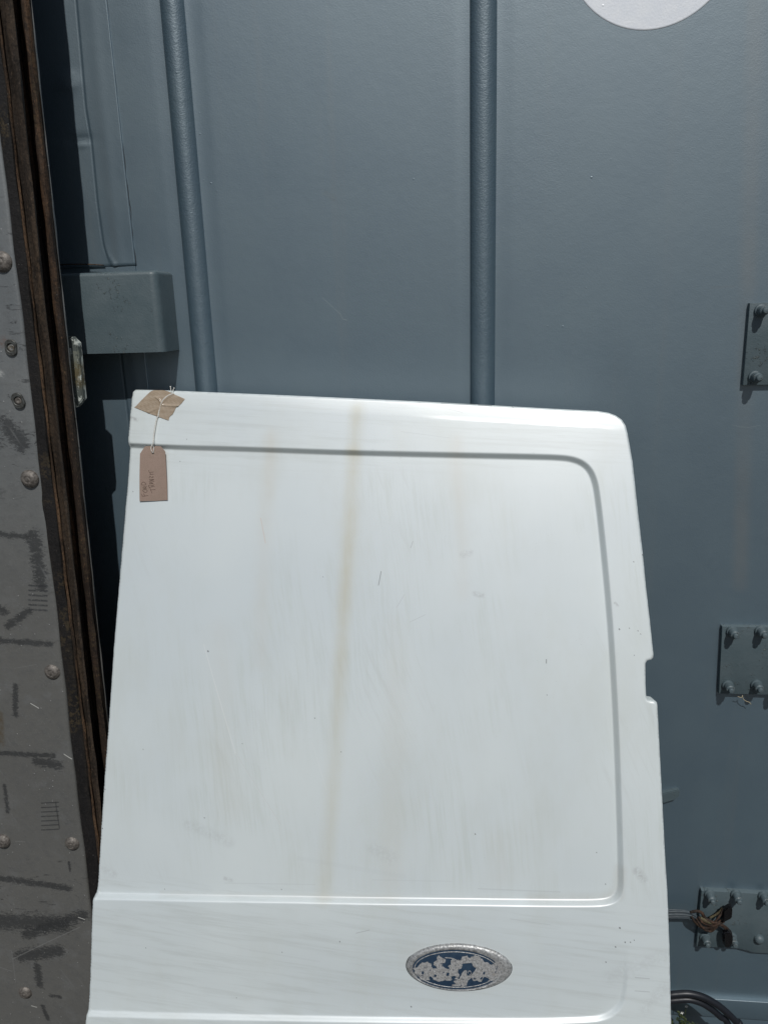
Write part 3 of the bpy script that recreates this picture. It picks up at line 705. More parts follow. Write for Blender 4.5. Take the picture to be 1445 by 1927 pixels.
# string
def sp3(zx, zy, up): return DP(*cz_(zx, zy), up)
path = [sp3(772,285,.0022), sp3(740,300,.0019), sp3(700,318,.0016), sp3(650,355,.0020), sp3(615,400,.0019), sp3(590,470,.0013), sp3(570,540,.0014), sp3(562,600,.0019), sp3(545,625,.0024),
        sp3(525,720,.0026), sp3(508,820,.0030), sp3(498,900,.0032), sp3(494,960,.0068)]
top_h = -(HC0+.0085)
pz = PL(*cz_(488, 1010), top_h); path += [Vector((pz[0], top_h, pz[1]))]
c = spline(path, 14); L = 0; acc = ([], [])
S = [0]
for i in range(1, len(c)): S.append(S[-1]+(c[i]-c[i-1]).length)
for ph in (0, math.pi):
    pts = []
    for i in range(len(c)):
        t = (c[min(i+1, len(c)-1)]-c[max(i-1, 0)]).normalized(); u = Vector((0, 1, 0)).cross(t).normalized(); v = t.cross(u)
        a = S[i]/.0042*2*math.pi/1.0+ph; pts.append(c[i]+u*(.00062*math.cos(a))+v*(.00062*math.sin(a)))
    # denser sampling for a clean helix
    V, F = tube(spline(pts, 2), .00068, 6); add_vf(acc, [to_tag(q) for q in V], F)
# loose ends
for q in ([(738,275),(732,225),(727,192)], [(762,275),(766,240),(781,212)]):
    P = [sp3(q[0][0], q[0][1], .0022)]
    base_ = P[-1]; 
    for (zx, zy) in q[1:]:
        pp = PL(*cz_(zx, zy), base_.y); P.append(Vector((pp[0], base_.y, pp[1])))
    V, F = tube(spline(P, 4), lambda t: .00065+.0006*(t > .8), 6); add_vf(acc, [to_tag(v_) for v_ in V], F)
# loop through the hole
P = []
for (zx, zy, up) in [(482,985,.0012), (470,1030,.0016), (476,1070,.0014), (490,1100,-.001), (503,1070,.0012), (508,1030,.0016), (498,985,.0012)]:
    q = PL(*cz_(zx, zy), -(HC0+.0066)); P.append(Vector((q[0], -(HC0+.0066+up), q[1])))
V, F = tube(spline(P, 6), .00062, 6); add_vf(acc, [to_tag(v_) for v_ in V], F)
mesh_obj('string', acc[0], acc[1], M_cord, tagroot)

# ============================================================ shipping container
cont = empty('shipping_container', (0, 0, 0), 'blue grey painted steel shipping container with ribbed doors and bolted hinge plates', 'container')
XL, XR, ZB, ZT = -1.45, .95, .0, 2.55
def xline(px0, px1, py=400): return W((px0+px1)/2, py).x
r1a, r1b = W(305, 0).x, W(351, 0).x; r2a, r2b = W(884, 300).x, W(935, 300).x
r1a2, r1b2 = W(361, 700).x, W(405, 700).x
print('rib check', r1a, r1a2, r1b, r1b2, 'rib2', r2a, r2b, 'sill z', W(1400, 1884).z, 'box z', W(200, 510, -.07).z)
zsill = W(1400, 1885, -.008).z; zl = W(1400, 1919, -.008).z
# main sheet, gently dished between the ribs
xs = sorted(set([XL]+list(np.arange(-.60, .95, .01))+[XR])); zs = list(np.linspace(zsill-.02, ZT, 90))
V = []; F = []
for z in zs:
    for x in xs:
        y = .0006*math.sin(x*9+z*1.3)+.0012*math.sin(z*2.1+x*2)
        for (a, b) in ((r1a, r1b), (r2a, r2b)):
            for e in (a-.006, b+.006): y += .0016*math.exp(-((x-e)/.006)**2)
        V.append((x, y, z))
nx = len(xs)
for j in range(len(zs)-1):
    for i in range(nx-1): F.append((j*nx+i, j*nx+i+1, (j+1)*nx+i+1, (j+1)*nx+i))
mesh_obj('door_sheet', V, F, M_wall, cont)
def rib(xa, xb, name='rib'):
    V, F = [], []; n = 18; zs_ = np.linspace(zsill, ZT, 60); wd = (xb-xa)/2; xm = (xa+xb)/2; dep = .0185
    for z in zs_:
        for k in range(n+1):
            a = math.pi*k/n; c_ = math.cos(a); s_ = math.sin(a)
            t_ = -math.copysign(abs(c_)**.95, c_); hh = math.sqrt(max(0, 1-t_*t_))**.8 if t_ < 0 else max(0, math.cos(math.pi/2*t_))**.62
            V.append((xm+wd*t_, .004-dep*hh+.0004*math.sin(z*9), z))
    m = n+1
    for j in range(len(zs_)-1):
        for k in range(n): F.append((j*m+k, j*m+k+1, (j+1)*m+k+1, (j+1)*m+k))
    return mesh_obj(name, V, F, M_rib, cont)
rib((r1a+r1a2)/2, (r1b+r1b2)/2); rib(r2a, r2b)
# cover sheets at the left edge of the door
seam = [(205,0),(222,174),(238,338),(247,425),(254,503)]
xs_seam = np.mean([W(*p).x for p in seam]); 
crease_px = [(142,0),(160,203),(171,269),(182,381),(193,461),(201,497)]
cre = [(W(*p, -.004).z, W(*p, -.004).x) for p in crease_px]; cre.sort()
czs = [c[0] for c in cre]; cxs = [c[1] for c in cre]
z_cut = W(160, 503, -.006).z; z_boxb = W(200, 664, -.07).z
print('seam x', [round(W(*p).x, 4) for p in seam], 'crease', [round(c, 4) for c in cxs])
def cover(z0, z1, name, dents=True, lower=False):
    xr = xs_seam; V = []; F = []
    zz = list(np.arange(z0, z1, .006))+[z1]; uu = np.concatenate([np.linspace(0, 1, 44)])
    for z in zz:
        xc = np.interp(z, czs, cxs) if not lower else xs_seam-.045
        curl = math.exp(-((z-z0)/.012)) if not lower else 0
        xl = xc+.010*curl
        row = []
        xs_ = list(np.linspace(xc-.60, xc-.14, 6))+list(np.linspace(xc-.13, xc-.008, 26))+list(np.linspace(xc-.006, xc+.008, 9))+list(np.linspace(xc+.012, xr-.002, 14))+[xr-.0006, xr]
        for i, x in enumerate(xs_):
            d = x-xl; y = -.0030
            st_ = 1/(1+math.exp(min(60, max(-60, d/.0009)))); y += .0016*st_
            y += .0014*math.exp(-((d)/.0013)**2)-.0022*curl*math.exp(-((d-.003)/.005)**2)                         # rolled lip of the crease
            y -= .0005*math.exp(-((x-(xc+xr)/2)/.010)**2)
            if dents and not lower:
                for (px_, py_, sx_, sz_, am) in ((125, 152, .018, .012, -.0030), (145, 262, .020, .006, .0030), (150, 268, .012, .004, -.0030), (128, 150, .01, .004, .002)):
                    p = W(px_, py_, -.008); y += am*math.exp(-((x-p.x)/sx_)**2-((z-p.z)/sz_)**2)
            if i >= len(xs_)-1: y = 0.001
            row.append((x, y, z))
        V += row
    m = len(xs_)
    for j in range(len(zz)-1):
        for i in range(m-1): F.append((j*m+i, j*m+i+1, (j+1)*m+i+1, (j+1)*m+i))
    # thickness on the lower rim
    b0 = len(V)
    for i in range(m): V.append((V[i][0], V[i][1]+.003, V[i][2]+.0005))
    for i in range(m-1): F.append((i+1, i, b0+i, b0+i+1))
    return mesh_obj(name, V, F, M_wall, cont)
bm_obj('cover_strip', box_bm(cxs[0]-.004, xs_seam-.0004, -.0030, .004, z_boxb+.03, z_cut-.0006, .0004, 1), M_wall, cont); cover(z_cut, ZT, 'cover_sheet'); cover(zsill, z_boxb+.06, 'cover_sheet', False, True)
# seam weld drips: dark sealant line along the seam
s = Mt('dark_sealant'); M_dark = s.out((.03, .035, .038), .7)
P = [Vector((xs_seam+.0007*math.sin(z*61)+.0005*math.sin(z*171), .0008+.0007*math.sin(z*37)*math.sin(z*11), z)) for z in np.arange(z_cut, ZT, .008)]
mesh_obj('seam_sealant', *tube(P, .0010, 5), M_dark, cont)
# rusty lip where the cover sheet ends above the box
q0, q1 = W(60, 500, -.010), W(196, 499, -.008)
acc = ([], []); P = [Vector((q0.x-.2+(q1.x-q0.x+.2)*t, -.009-.002*math.sin(t*3), q0.z+.0016*math.sin(t*9)-.004*t**6)) for t in np.linspace(0, 1, 40)]
add_vf(acc, *tube(P, lambda t: .0018*(1-.5*t), 6)); mesh_obj('rusty_lip', acc[0], acc[1], M_rust, cont)
# lock box
YB = -.072
a, b, c_, d_ = W(312, 510, YB), W(316, 663, YB), W(150, 509, YB), W(150, 665, YB)
xr_b = W(333, 600, 0).x-.007; zt_b = W(230, 510, YB).z; zb_b = W(230, 664, YB).z
bm = box_bm(-1.2, xr_b+.006, YB, .02, zb_b, zt_b)
vert_e = [e for e in bm.edges if abs(e.verts[0].co.x-xr_b-.006) < 1e-4 and abs(e.verts[1].co.x-xr_b-.006) < 1e-4 and e.verts[0].co.y < -.05 and e.verts[1].co.y < -.05]
bmesh.ops.bevel(bm, geom=vert_e, offset=.013, segments=6, profile=.5, affect='EDGES')
es = [e for e in bm.edges if e.is_manifold and e.calc_face_angle(0) > .8 and (e.verts[0].co.z+e.verts[1].co.z)/2 > zt_b-.002]
bmesh.ops.bevel(bm, geom=es, offset=.007, segments=4, profile=.5, affect='EDGES')
bmesh.ops.translate(bm, vec=(0, 0, 0), verts=bm.verts)
bm_obj('lock_box', bm, M_hw, cont, smooth=True)
# hinge plates and their bolts
def bolt_mesh(n=20, nose=True):
    k = .86
    if nose: prof = [(.0118*k, 0), (.0118*k, .003), (.0112*k, .0042), (.0092*k, .0048), (.0090*k, .0155), (.0086*k, .0185), (.0068*k, .0200), (.0058*k, .0200), (.0056*k, .0245), (.0046*k, .0258), (.0030*k, .0262)]
    else: prof = [(.0100, 0), (.0098, .003), (.0085, .0062), (.0058, .0085), (.0025, .0094)]
    return lathe(prof, n)
bmesh_ = None
def bolt(parent, p, nose=True):
    global bmesh_
    if nose and bmesh_ is None:
        o = sharp(mesh_obj('bolt', *bolt_mesh(), M_hw, parent), 30); bmesh_ = o.data
    elif nose:
        o = bpy.data.objects.new('bolt', bmesh_); COL.objects.link(o); o.parent = parent
    else: o = mesh_obj('round_rivet', *bolt_mesh(20, False), M_hw, parent)
    o.location = p; o.rotation_euler = (0, random.uniform(0, 6), 0); return o
TH = .010
def hinge(tl, bl, right_px, bolts, step=None):
    yf = -TH; A, B = W(*tl, yf), W(*bl, yf); x0 = (A.x+B.x)/2; zt_, zb_ = A.z, B.z; x1 = x0+.235
    out = [(A.x, zt_), (A.x+.0, zt_), (x1, zt_), (x1, zb_), (B.x, zb_)]
    if step:
        q = W(*step[0], yf); q2 = W(*step[1], yf); out = [(A.x, zt_), (q.x, zt_), (q2.x, q2.z), (x1, q2.z), (x1, zb_-.008), (q2.x, zb_-.008), (q.x, zb_), (B.x, zb_)]
    else: out = [(A.x, zt_), (x1, zt_), (x1, zb_), (B.x, zb_)]
    bm = bmesh.new(); vs1 = [bm.verts.new((x, yf, z)) for x, z in out]; f = bm.faces.new(vs1)
    r = bmesh.ops.extrude_face_region(bm, geom=[f]); bmesh.ops.translate(bm, vec=(0, TH+.002, 0), verts=[v for v in r['geom'] if isinstance(v, bmesh.types.BMVert)])
    fe = [e for e in bm.edges if all(abs(v.co.y-yf) < 1e-6 for v in e.verts)]
    bmesh.ops.bevel(bm, geom=fe, offset=.0014, segments=2, profile=.5, affect='EDGES')
    o = bm_obj('hinge_plate', bm, M_hw, cont, smooth=True)
    for (px, py, nose) in bolts:
        yb = yf-.012; p = W(px, py, yb); bolt(o, (p.x, yf, p.z), nose)
    # further bolts of the same plate, out of the frame
    for dx in (.10, .155, .205):
        for z in (zt_-.016, zb_+.012): bolt(o, (x0+dx+.06 if step else x0+dx, yf, z), True) if x0+dx+(.06 if step else 0) < x1-.01 else None
    return o
hinge((1411, 570), (1398, 725), 0, [(1436, 584, True), (1424, 710, True)])
hinge((1359, 1179), (1352.5, 1306), 0, [(1381, 1193, True), (1435, 1192, True), (1372.5, 1295, True), (1427, 1294, True)])
hinge((1320, 1677), (1310, 1782), 0, [(1338, 1691, True), (1388, 1691, True), (1440, 1694, True), (1329, 1772, True), (1380, 1772, True), (1432, 1776, False)], ((1403, 1678), (1432, 1683)))
# small welded lug
P = [W(*p, -.008) for p in [(1215, 1500), (1249, 1493), (1276, 1487), (1279, 1489), (1278, 1499), (1270, 1506), (1250, 1512), (1215, 1516)]]
bm = bmesh.new(); f = bm.faces.new([bm.verts.new((p.x, -.009, p.z)) for p in P]); r = bmesh.ops.extrude_face_region(bm, geom=[f]); bmesh.ops.translate(bm, vec=(0, .011, 0), verts=[v for v in r['geom'] if isinstance(v, bmesh.types.BMVert)])
bmesh.ops.bevel(bm, geom=[e for e in bm.edges if all(abs(v.co.y+.009) < 1e-6 for v in e.verts)], offset=.0018, segments=2, affect='EDGES')
bm_obj('welded_lug', bm, M_hw, cont, smooth=True)
# white round sticker
s = Mt('white_sticker'); n2 = s.ss(s.voro(34, s.map(sc=(1, .1, 1))), .0, .09, 1, 0); n3 = s.noise(300, 3, .6)
c_ = s.mix(s.ss(s.noise(40, 3), .35, .7), (.76, .80, .86), (.82, .85, .89)); c_ = s.mix(s.m_('MULTIPLY', s.ss(s.noise(180, 4, .7), .66, .7), .5), c_, (.45, .48, .5))
s.b.inputs['IOR'].default_value = 1.9; M_stick = s.out(c_, .45, 0, 1.0, s.m_('ADD', s.m_('MULTIPLY', n2, 1.2), s.m_('MULTIPLY', n3, .2)), .0009, 1, 1.9)
pa, pb, pc = W(1104, 0, -.002), W(1343, 0, -.002), W(1222, 56, -.002)
hw_, sg = (pb.x-pa.x)/2, (pa.z+pb.z)/2-pc.z; RR = (hw_*hw_+sg*sg)/(2*sg); cx_, cz__ = (pa.x+pb.x)/2, pc.z+RR
V, F = lathe([(RR, -.003), (RR, .0016), (RR-.0008, .0024), (RR*.98, .0024), (RR*.6, .0026), (RR*.2, .0028)], 128, cx=cx_, cz=cz__)
st_o = mesh_obj('round_sticker', V, F, M_stick, cont, label='white round disc stuck on the blue grey door')
# sill
bm_obj('rail_foot', box_bm(XL, XR, .001, .02, .02, zl+.004, .002, 2), M_wall, cont, smooth=True); bm = box_bm(XL, XR, -.008, .02, zl, zsill, .0015, 3); bm_obj('bottom_rail', bm, M_wall, cont, smooth=True)
# corner post, roof, body so that the container is a whole thing
bm = box_bm(XR+.004, XR+.16, -.02, .14, .02, ZT+.05, .012, 3); bm_obj('corner_post', bm, M_wall, cont, smooth=True)
bm = box_bm(XL-.16, XL-.004, -.02, .14, .02, ZT+.05, .012, 3); bm_obj('corner_post', bm, M_wall, cont, smooth=True)
bm = box_bm(XL, XR, -.02, .10, ZT+.004, ZT+.11, .008, 2); bm_obj('top_rail', bm, M_wall, cont, smooth=True)
bm = box_bm(XL-.10, XR+.10, .142, 2.6, .03, ZT+.06, .01, 2); bm_obj('body', bm, M_wall, cont, smooth=False)

# ============================================================ riveted truck side on the left
VY = -.165
tr = empty('truck_side', (W(60, 963, YP).x, YP, 0), 'scuffed grey riveted metal truck side with a rusty brown edge, left of the container', 'truck body')
tro = Vector(tr.location)
def vline(x0, x1640, y):
    a, b = W(x0, 0, y), W(x1640, 1640, y)
    return lambda z: a.x+(b.x-a.x)*(z-a.z)/(b.z-a.z)
def sweep(prof, name, mat, wob=.0007, seed=1, z0=.0, z1=2.5, dz=.012, sm=True):
    """prof: list of (px at row 0, px at row 1640, depth y)"""
    ln = [(vline(a, b, y), y) for a, b, y in prof]; zz = np.arange(z0, z1, dz); V = []; F = []; m = len(ln)
    for z in zz:
        for i, (f, y) in enumerate(ln):
            k = wob*(math.sin(z*31+i*1.3+seed)+.6*math.sin(z*83+i*2.1)+.5*math.sin(z*7+seed*2))
            V.append(Vector((f(z)+k, y+k*.6, z))-tro)
    for j in range(len(zz)-1):
        for i in range(m-1): F.append((j*m+i, j*m+i+1, (j+1)*m+i+1, (j+1)*m+i))
    o = mesh_obj(name, V, F, mat, tr, smooth=sm); return sharp(o, 38)
def L_(x0, k): return (x0, x0+k*1640)
e0 = (-30.5, .117); l0 = (-5, .119); b0 = (24, .109); g0 = (34, .109); r0 = (59.5, .1068)
# grey plate
f = vline(e0[0], e0[0]+e0[1]*1640, YP)
fl = f(0)-.9; zz = np.linspace(0, 2.5, 160); xs_ = None; V = []; F = []
us = np.concatenate([np.linspace(0, .8, 10), np.linspace(.82, .985, 40), [.99, .995, 1.0]])
for z in zz:
    xe = f(z)+.0006*math.sin(z*40)+.0008*math.sin(z*13)
    for u in us:
        x = fl+(xe-fl)*u; y = YP+.0012*math.sin(x*23+z*3)+.0009*math.sin(z*11); 
        if u > .993: y += .0012*(u-.993)/.007
        V.append(Vector((x, y, z))-tro)
    V.append(Vector((xe+.0004, YP+.004, z))-tro)
m = len(us)+1
for j in range(len(zz)-1):
    for i in range(m-1): F.append((j*m+i, j*m+i+1, (j+1)*m+i+1, (j+1)*m+i))
M_plate_obj = mesh_obj('grey_plate', V, F, M_plate, tr)
def PXo(t, dx): return (t[0]+dx, t[0]+dx+t[1]*1640)
sweep([(*PXo(e0, -3), YP+.004), (*PXo(e0, 1), YP+.0035), (*PXo(e0, 12), YP+.0030), (*PXo(l0, -5), YP+.0045), (*PXo(l0, -2.5), YP+.007)], 'rubber_seal', M_seal, .0007, 1)
sweep([(*PXo(l0, -3), YP+.007), (*PXo(l0, -1.8), YP+.0015), (*PXo(l0, 0), YP-.0005), (*PXo(l0, 1.8), YP+.0015), (*PXo(l0, 3), YP+.007)], 'rusty_ridge', M_ridge, .0005, 1)
sweep([(*PXo(l0, 2), YP+.0075), (*PXo(l0, 6), YP+.0055), (*PXo(l0, 11), YP+.009), (*PXo(l0, 15), YP+.006), (*PXo(b0, -5), YP+.005), (*PXo(b0, -1.5), YP+.007), (*PXo(b0, 0), YP+.012), (*PXo(b0, .3), YP+.05)], 'brown_strip', M_brown, .0006, 3)
yr = VY
sweep([(*PXo(b0, -2), YP+.052), (*PXo(g0, -3), YP+.055), (*PXo(g0, -1), YP+.050), (*PXo(g0, 0), yr-.017), (*PXo(g0, 3), yr-.0235), (*PXo(g0, 9), yr-.026), (*PXo(g0, 15), yr-.025), (*PXo(r0, -6), yr-.021), (*PXo(r0, -3.2), yr-.014), (*PXo(r0, -2.6), yr-.009)], 'rusty_channel', M_rust, .0007, 5)
sweep([(*PXo(r0, -3), yr-.006), (*PXo(r0, -2.2), yr-.012), (*PXo(r0, -.6), yr-.0125), (*PXo(r0, 0), yr-.008), (*PXo(r0, .2), yr+.022)], 'edge_lip', M_plate, .0004, 5)
# body behind the plate
bm = bmesh.new()
fr = vline(*PXo(r0, -4), yr+.012)
prs = []
for z in (0.0, 2.49):
    x1 = fr(z)-.004; prs.append([(fl, YP+.012, z), (f(z)-.03, YP+.012, z), (x1-.02, yr+.004, z), (x1, yr+.004, z), (x1, yr+.020, z), (fl, yr+.020, z)])
A_ = [bm.verts.new(Vector(p)-tro) for p in prs[0]]; B_ = [bm.verts.new(Vector(p)-tro) for p in prs[1]]
bm.faces.new(A_); bm.faces.new(B_[::-1])
for i in range(6): bm.faces.new((A_[i], A_[(i+1) % 6], B_[(i+1) % 6], B_[i]))
bm_obj('backing', bm, M_seal, tr)
# rivets
rp = [(.0, -.001), (.0, .0)]
def rivet_mesh(r=.0148):
    prof = [(r, -.002), (r, .0004), (r*.97, .0012), (r*.86, .0034), (r*.70, .0052), (r*.52, .0063), (r*.40, .0067), (r*.36, .0063), (r*.28, .0064), (r*.22, .0070), (r*.1, .0074)]
    return lathe(prof, 28)
rm = None
def rivet(px, py, r=1.0):
    global rm
    p = W(px, py, YP-.003)
    if rm is None: o = mesh_obj('rivet', *rivet_mesh(), M_rivet, tr); rm = o.data
    else: o = bpy.data.objects.new('rivet', rm); COL.objects.link(o); o.parent = tr
    o.location = Vector((p.x, YP, p.z))-tro; o.scale = (r, 1, r); o.rotation_euler = (0, random.uniform(0, 6), 0)
for a_ in [(2, 492, 1.02), (53.5, 902, .98), (97, 1266, .96), (134.5, 1590, .92), (3, 1586, .95), (46, 1871, .90)]: rivet(*a_)
# nuts: a flat washer with two clipped sides, hollow centre
def nut(px, py, rot, bright):
    p = W(px, py, YP-.002); pts = []
    for k in range(28):
        a = 2*math.pi*k/28; x, z = .0108*math.cos(a), .0125*math.sin(a); x = max(-.0092, min(.0092, x)); pts.append((x, z))
    V = []; F = []; n = len(pts)
    for (sc_, h) in ((1, -.002), (1, .0022), (.93, .0030), (.60, .0030), (.54, .0024), (.50, -.001)):
        for (x, z) in pts:
            if sc_ < .7: rr = math.hypot(x, z); x, z = x/rr*.0118*sc_, z/rr*.0118*sc_; V.append((x, -h, z))
            else: V.append((x*sc_, -h, z*sc_))
    for i in range(5):
        for k in range(n): F.append((i*n+k, i*n+(k+1) % n, (i+1)*n+(k+1) % n, (i+1)*n+k))
    o = sharp(mesh_obj('nut', V, F, M_nut, tr), 35); o.location = Vector((p.x, YP, p.z))-tro; o.rotation_euler = (0, rot, 0)
    Vb, Fb = lathe([(.0060, -.002), (.0058, .0006), (.0040, .0016), (.0022, .0006), (.001, .0002)], 14, jit=.12)
    mesh_obj('bolt_end', Vb, Fb, M_steel if bright else M_rivet, o)
nut(20, 654, .1, True); nut(33.5, 754, -.35, False)
# flaking painted catch
yt = -.150
P = [W(*p, yt) for p in [(112, 633), (137, 633), (148.5, 645), (159, 750), (146.5, 765.5), (112, 765.5)]]
bm = bmesh.new(); ff = bm.faces.new([bm.verts.new(Vector((p.x, yt-.006, p.z))-tro) for p in P]); r = bmesh.ops.extrude_face_region(bm, geom=[ff]); bmesh.ops.translate(bm, vec=(0, .014, 0), verts=[v for v in r['geom'] if isinstance(v, bmesh.types.BMVert)])
bmesh.ops.bevel(bm, geom=[e for e in bm.edges if all(abs(v.co.y-(yt-.006-tro.y)) < 1e-6 for v in e.verts)], offset=.0016, segments=2, affect='EDGES')
M_fl2 = M_flake; ob = bm_obj('painted_catch', bm, M_fl2, tr, smooth=True, label='flaking white and ochre painted catch')

# ============================================================ rusty strap with black tips
s = Mt('grey_painted_strap'); M_strap = s.out(s.mix(s.ss(s.noise(60, 4, .6, s.map(sc=(.1, 1, 4))), .4, .65), (.038, .052, .063), (.070, .088, .100)), .5, 0, .4, s.noise(80, 3, .6, s.map(sc=(.1, 1, 6))), .001, 1)
s = Mt('glossy_black_plastic'); M_black = s.out((.005, .005, .006), .08, 0, .6, s.noise(110, 1), .0010, .5)
s = Mt('ochre_corroded'); M_ochre = s.out(s.mix(s.ss(s.noise(160, 4, .7), .4, .6), (.11, .10, .055), (.07, .05, .03)), .7, 0, .3, s.noise(200, 3), .0008, 1)
yS = -.024; so_ = W(1300, 1735, yS)
strap = empty('rusty_strap', tuple(so_), 'twisted rusty strap with two black tips, over the lowest hinge plate beside the white door', 'strap')
def SZ(zx, zy, y=yS): return W(1240+zx/6.712, 1640+zy/6.712, y)-so_
# flat grey ribbon: three strands
acc = ([], [])
for (ya, yb_, dy) in ((492, 500, 0), (512, 515, -.0015), (532, 534, 0), (552, 552, -.001), (572, 575, .0005), (590, 590, .001)):
    P = [SZ(-120, ya-12, yS+dy), SZ(60, ya-4, yS+dy), SZ(180, ya, yS+dy), SZ(320, yb_, yS+dy), SZ(420, yb_+ (yb_-540)*-.25+18, yS+dy), SZ(470, yb_+(yb_-540)*-.4+50, yS+dy)]
    add_vf(acc, *tube(spline(P, 6), .0021, 8))
mesh_obj('grey_webbing', acc[0], acc[1], M_strap, strap)
acc = ([], [])
for (P, r_) in [([(400,520),(480,505),(540,530),(570,580),(620,620),(690,650),(760,650)], .0034),
              ([(410,570),(450,640),(520,700),(600,720),(680,700),(760,660),(820,640)], .0030),
              ([(470,600),(520,680),(580,740),(650,760),(700,730),(740,690)], .0028),
              ([(500,580),(540,640),(600,670),(670,680),(740,670),(790,690),(840,730)], .0032),
              ([(690,650),(740,600),(780,540),(810,470)], .0022), ([(720,690),(780,680),(830,700),(870,730)], .0028),
              ([(640,740),(700,700),(760,640),(830,600),(880,580)], .0022)]:
    add_vf(acc, *tube(spline([SZ(x, y_, yS-.003-.002*math.sin(i*1.7)) for i, (x, y_) in enumerate(P)], 6), lambda t, r_=r_: r_*(1-.25*abs(2*t-1)), 8))
mesh_obj('rusty_loop', acc[0], acc[1], M_orust, strap)
acc = ([], [])
V, F = tube(spline([SZ(x, y_, yS-.003) for x, y_ in [(520,590),(580,620),(640,640),(700,655)]], 6), lambda t: .0050*math.sin(math.pi*(.15+.75*t)), 10); add_vf(acc, V, F)
V, F = tube(spline([SZ(x, y_, yS+.002) for x, y_ in [(640,590),(700,560),(760,520),(800,470)]], 6), .0022, 8); add_vf(acc, V, F)
mesh_obj('ochre_core', acc[0], acc[1], M_ochre, strap)
def tip(poly, nm):
    bm = bmesh.new(); y0 = yS-.008-so_.y
    f_ = bm.faces.new([bm.verts.new((SZ(*p).x, y0, SZ(*p).z)) for p in poly]); r = bmesh.ops.extrude_face_region(bm, geom=[f_]); bmesh.ops.translate(bm, vec=(0, .011, 0), verts=[v for v in r['geom'] if isinstance(v, bmesh.types.BMVert)])
    bmesh.ops.bevel(bm, geom=bm.edges[:], offset=.0022, segments=3, affect='EDGES')
    for v in bm.verts: v.co += Vector((0, .0012*math.sin(v.co.x*1200)*math.sin(v.co.z*800), 0))
    return bm_obj('black_tip', bm, M_black, strap, smooth=True)
tip([(795,470),(850,425),(900,412),(915,470),(912,540),(890,575),(830,605),(760,640),(790,570)], 0)
tip([(795,745),(840,740),(875,735),(905,735),(918,790),(915,880),(890,925),(835,938),(805,905),(795,830)], 1)

# ============================================================ cables, weeds
s = Mt('black_rubber_cable'); M_cable = s.out((.010, .012, .017), .42, 0, .5, s.noise(90, 2), .0004, .6)
def cable(px_pts, y, r_, label):
    P = [W(*p, y) for p in px_pts]; e = P[-1]; st = P[0]
    pts = [Vector((st.x-.22, y+.0, .014)), Vector((st.x-.13, y, st.z-.04)), Vector((st.x-.05, y, st.z-.004))]+P+[Vector((e.x+.05, y-.01, max(.012, e.z-.13))), Vector((e.x+.16, y-.05, .012)), Vector((e.x+.40, y-.12, .012))]
    o0 = pts[len(pts)//2]; V, F = tube(spline([p-o0 for p in pts], 10), r_, 14)
    o = mesh_obj('cable', V, F, M_cable); o.location = o0; tag(o, label, 'cable', 'black cables by the container foot'); return o
cable([(1250,1874),(1270,1872),(1296,1871),(1322,1877),(1345,1889),(1366,1905),(1387,1926),(1395,1936)], -.100, .0066, 'upper thick black cable arching beside the foot of the white door')
cable([(1250,1885),(1270,1883),(1296,1882),(1318,1888),(1337,1899),(1355,1914),(1372,1933)], -.096, .0062, 'lower thick black cable running just under the other arching one')

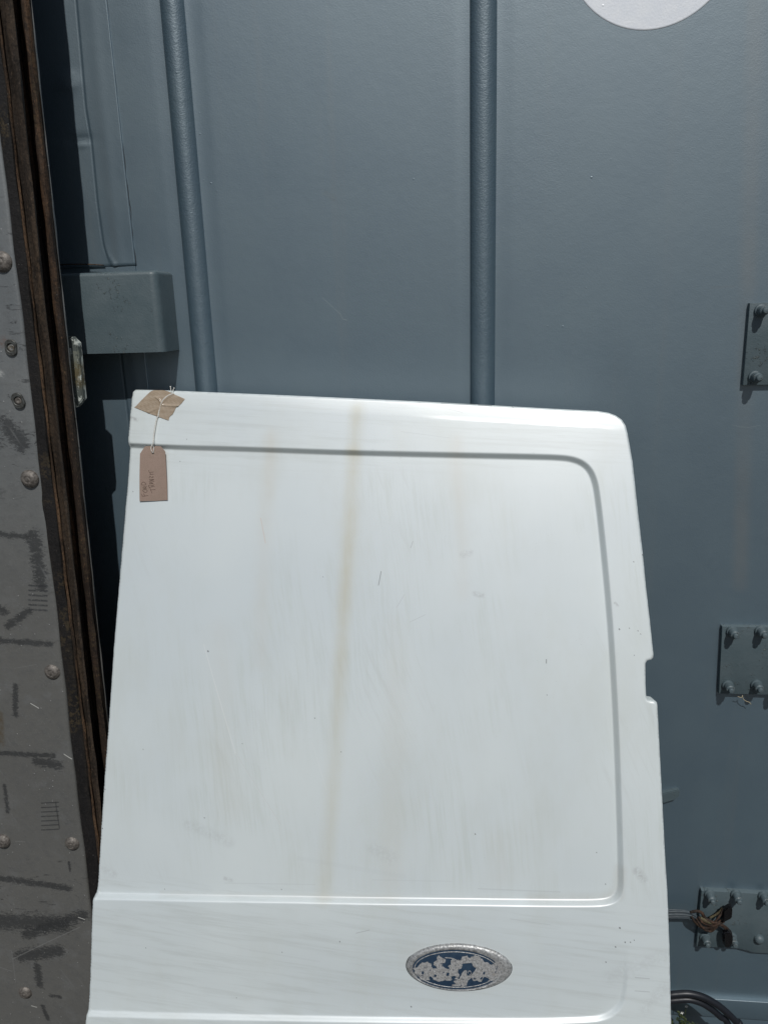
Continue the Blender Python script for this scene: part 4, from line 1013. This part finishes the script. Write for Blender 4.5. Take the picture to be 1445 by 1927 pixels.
s = Mt('weed_leaf_green'); M_leaf = s.out(s.mix(s.ss(s.noise(60, 3), .35, .65), (.028, .048, .016), (.065, .080, .028)), .5)
s = Mt('small_white_petals'); M_pet = s.out((.75, .75, .70), .6)
def weed(px, py, y, sz, n, fl, label, seed):
    R = random.Random(seed); b_ = W(px, py, y); base = Vector((b_.x, y, 0.0)); top = b_.z
    o = empty('weed', tuple(base), label, 'weed'); o['group'] = 'weeds at the container foot'
    st = ([], []); lf = ([], []); pe = ([], [])
    for k in range(n):
        a = R.uniform(0, 6.28); sp_ = sz*R.uniform(.3, 1.0); hgt = top*R.uniform(.75, 1.0)
        P = [Vector((0, 0, 0)), Vector((math.cos(a)*sp_*.3, math.sin(a)*sp_*.15, hgt*.5)), Vector((math.cos(a)*sp_, math.sin(a)*sp_*.5, hgt))]
        S_ = spline(P, 8); add_vf(st, *tube(S_, .0011, 5))
        for j in range(5, len(S_)):
            for _ in range(3):
                c_ = S_[j]; b2 = R.uniform(0, 6.28); ln_ = R.uniform(.006, .012); d = Vector((math.cos(b2), math.sin(b2), R.uniform(-.2, .7))).normalized(); u = d.cross(Vector((0, 0, 1))).normalized()*ln_*.33
                V = [c_, c_+d*ln_*.5+u+Vector((0, 0, .002)), c_+d*ln_, c_+d*ln_*.5-u+Vector((0, 0, .002))]; add_vf(lf, V, [(0, 1, 2, 3)])
    for (fx, fy) in fl:
        f_ = W(fx, fy, y)-base; add_vf(st, *tube(spline([Vector((f_.x*.5, 0, top*.6)), Vector((f_.x*.9, 0, f_.z*.9)), f_], 5), .0007, 5))
        for k in range(5):
            a = k*1.257; d = Vector((math.cos(a), -.5, math.sin(a))).normalized(); u = d.cross(Vector((0, 1, 0))).normalized()*.0012
            add_vf(pe, [f_, f_+d*.0025+u, f_+d*.0042, f_+d*.0025-u], [(0, 1, 2, 3)])
    mesh_obj('stem', *st, M_leaf, o); mesh_obj('leaves', *lf, M_leaf, o)
    if pe[0]: mesh_obj('flowers', *pe, M_pet, o)
weed(1283, 1914, -.05, .018, 6, [(1291, 1894), (1283, 1906)], 'small green weed with tiny white flowers under the cable arch', 1)
weed(1308, 1924, -.055, .016, 5, [], 'low leafy weed with dark pointed leaves right of the flowering weed', 2)
weed(1325, 1925, -.05, .014, 5, [], 'yellowish low weed close beside the black cable', 3)
weed(1268, 1930, -.055, .014, 5, [], 'tiny weed half hidden behind the edge of the white door', 4)

s = Mt('dry_straw'); M_straw = s.out((.42, .36, .24), .8)
P = [W(x, y_, -.014) for x, y_ in [(1388, 1311), (1395, 1313), (1397, 1309), (1398, 1315), (1404, 1320), (1410, 1322), (1413, 1326)]]; o0 = P[3]
tag(mesh_obj('straw', *tube(spline([p-o0 for p in P], 4), .0006, 5), M_straw), 'thin wisp of pale dry straw hanging under the middle hinge plate', 'straw').location = o0
# ============================================================ ground
s = Mt('gravelly_concrete'); nn = s.noise(3, 5, .6); ff = s.noise(120, 5, .75); vv = s.voro(70)
c_ = s.mix(s.ss(nn, .3, .7), (.10, .097, .088), (.16, .152, .142)); c_ = s.mix(s.ss(ff, .45, .65, 0, .6), c_, (.10, .095, .085)); c_ = s.mix(s.ss(vv, .1, .3, .4, 0), c_, (.30, .29, .27))
M_gr = s.out(c_, .9, 0, .3, s.m_('ADD', ff, vv), .006, 1)
N_ = 40; V = []; F = []
for j in range(N_+1):
    for i in range(N_+1):
        u, v_ = i/N_*2-1, j/N_*2-1; V.append((u*abs(u)*80, v_*abs(v_)*80, 0))
for j in range(N_):
    for i in range(N_): F.append((j*(N_+1)+i, j*(N_+1)+i+1, (j+1)*(N_+1)+i+1, (j+1)*(N_+1)+i))
tag(mesh_obj('ground', V, F, M_gr), kind='structure')
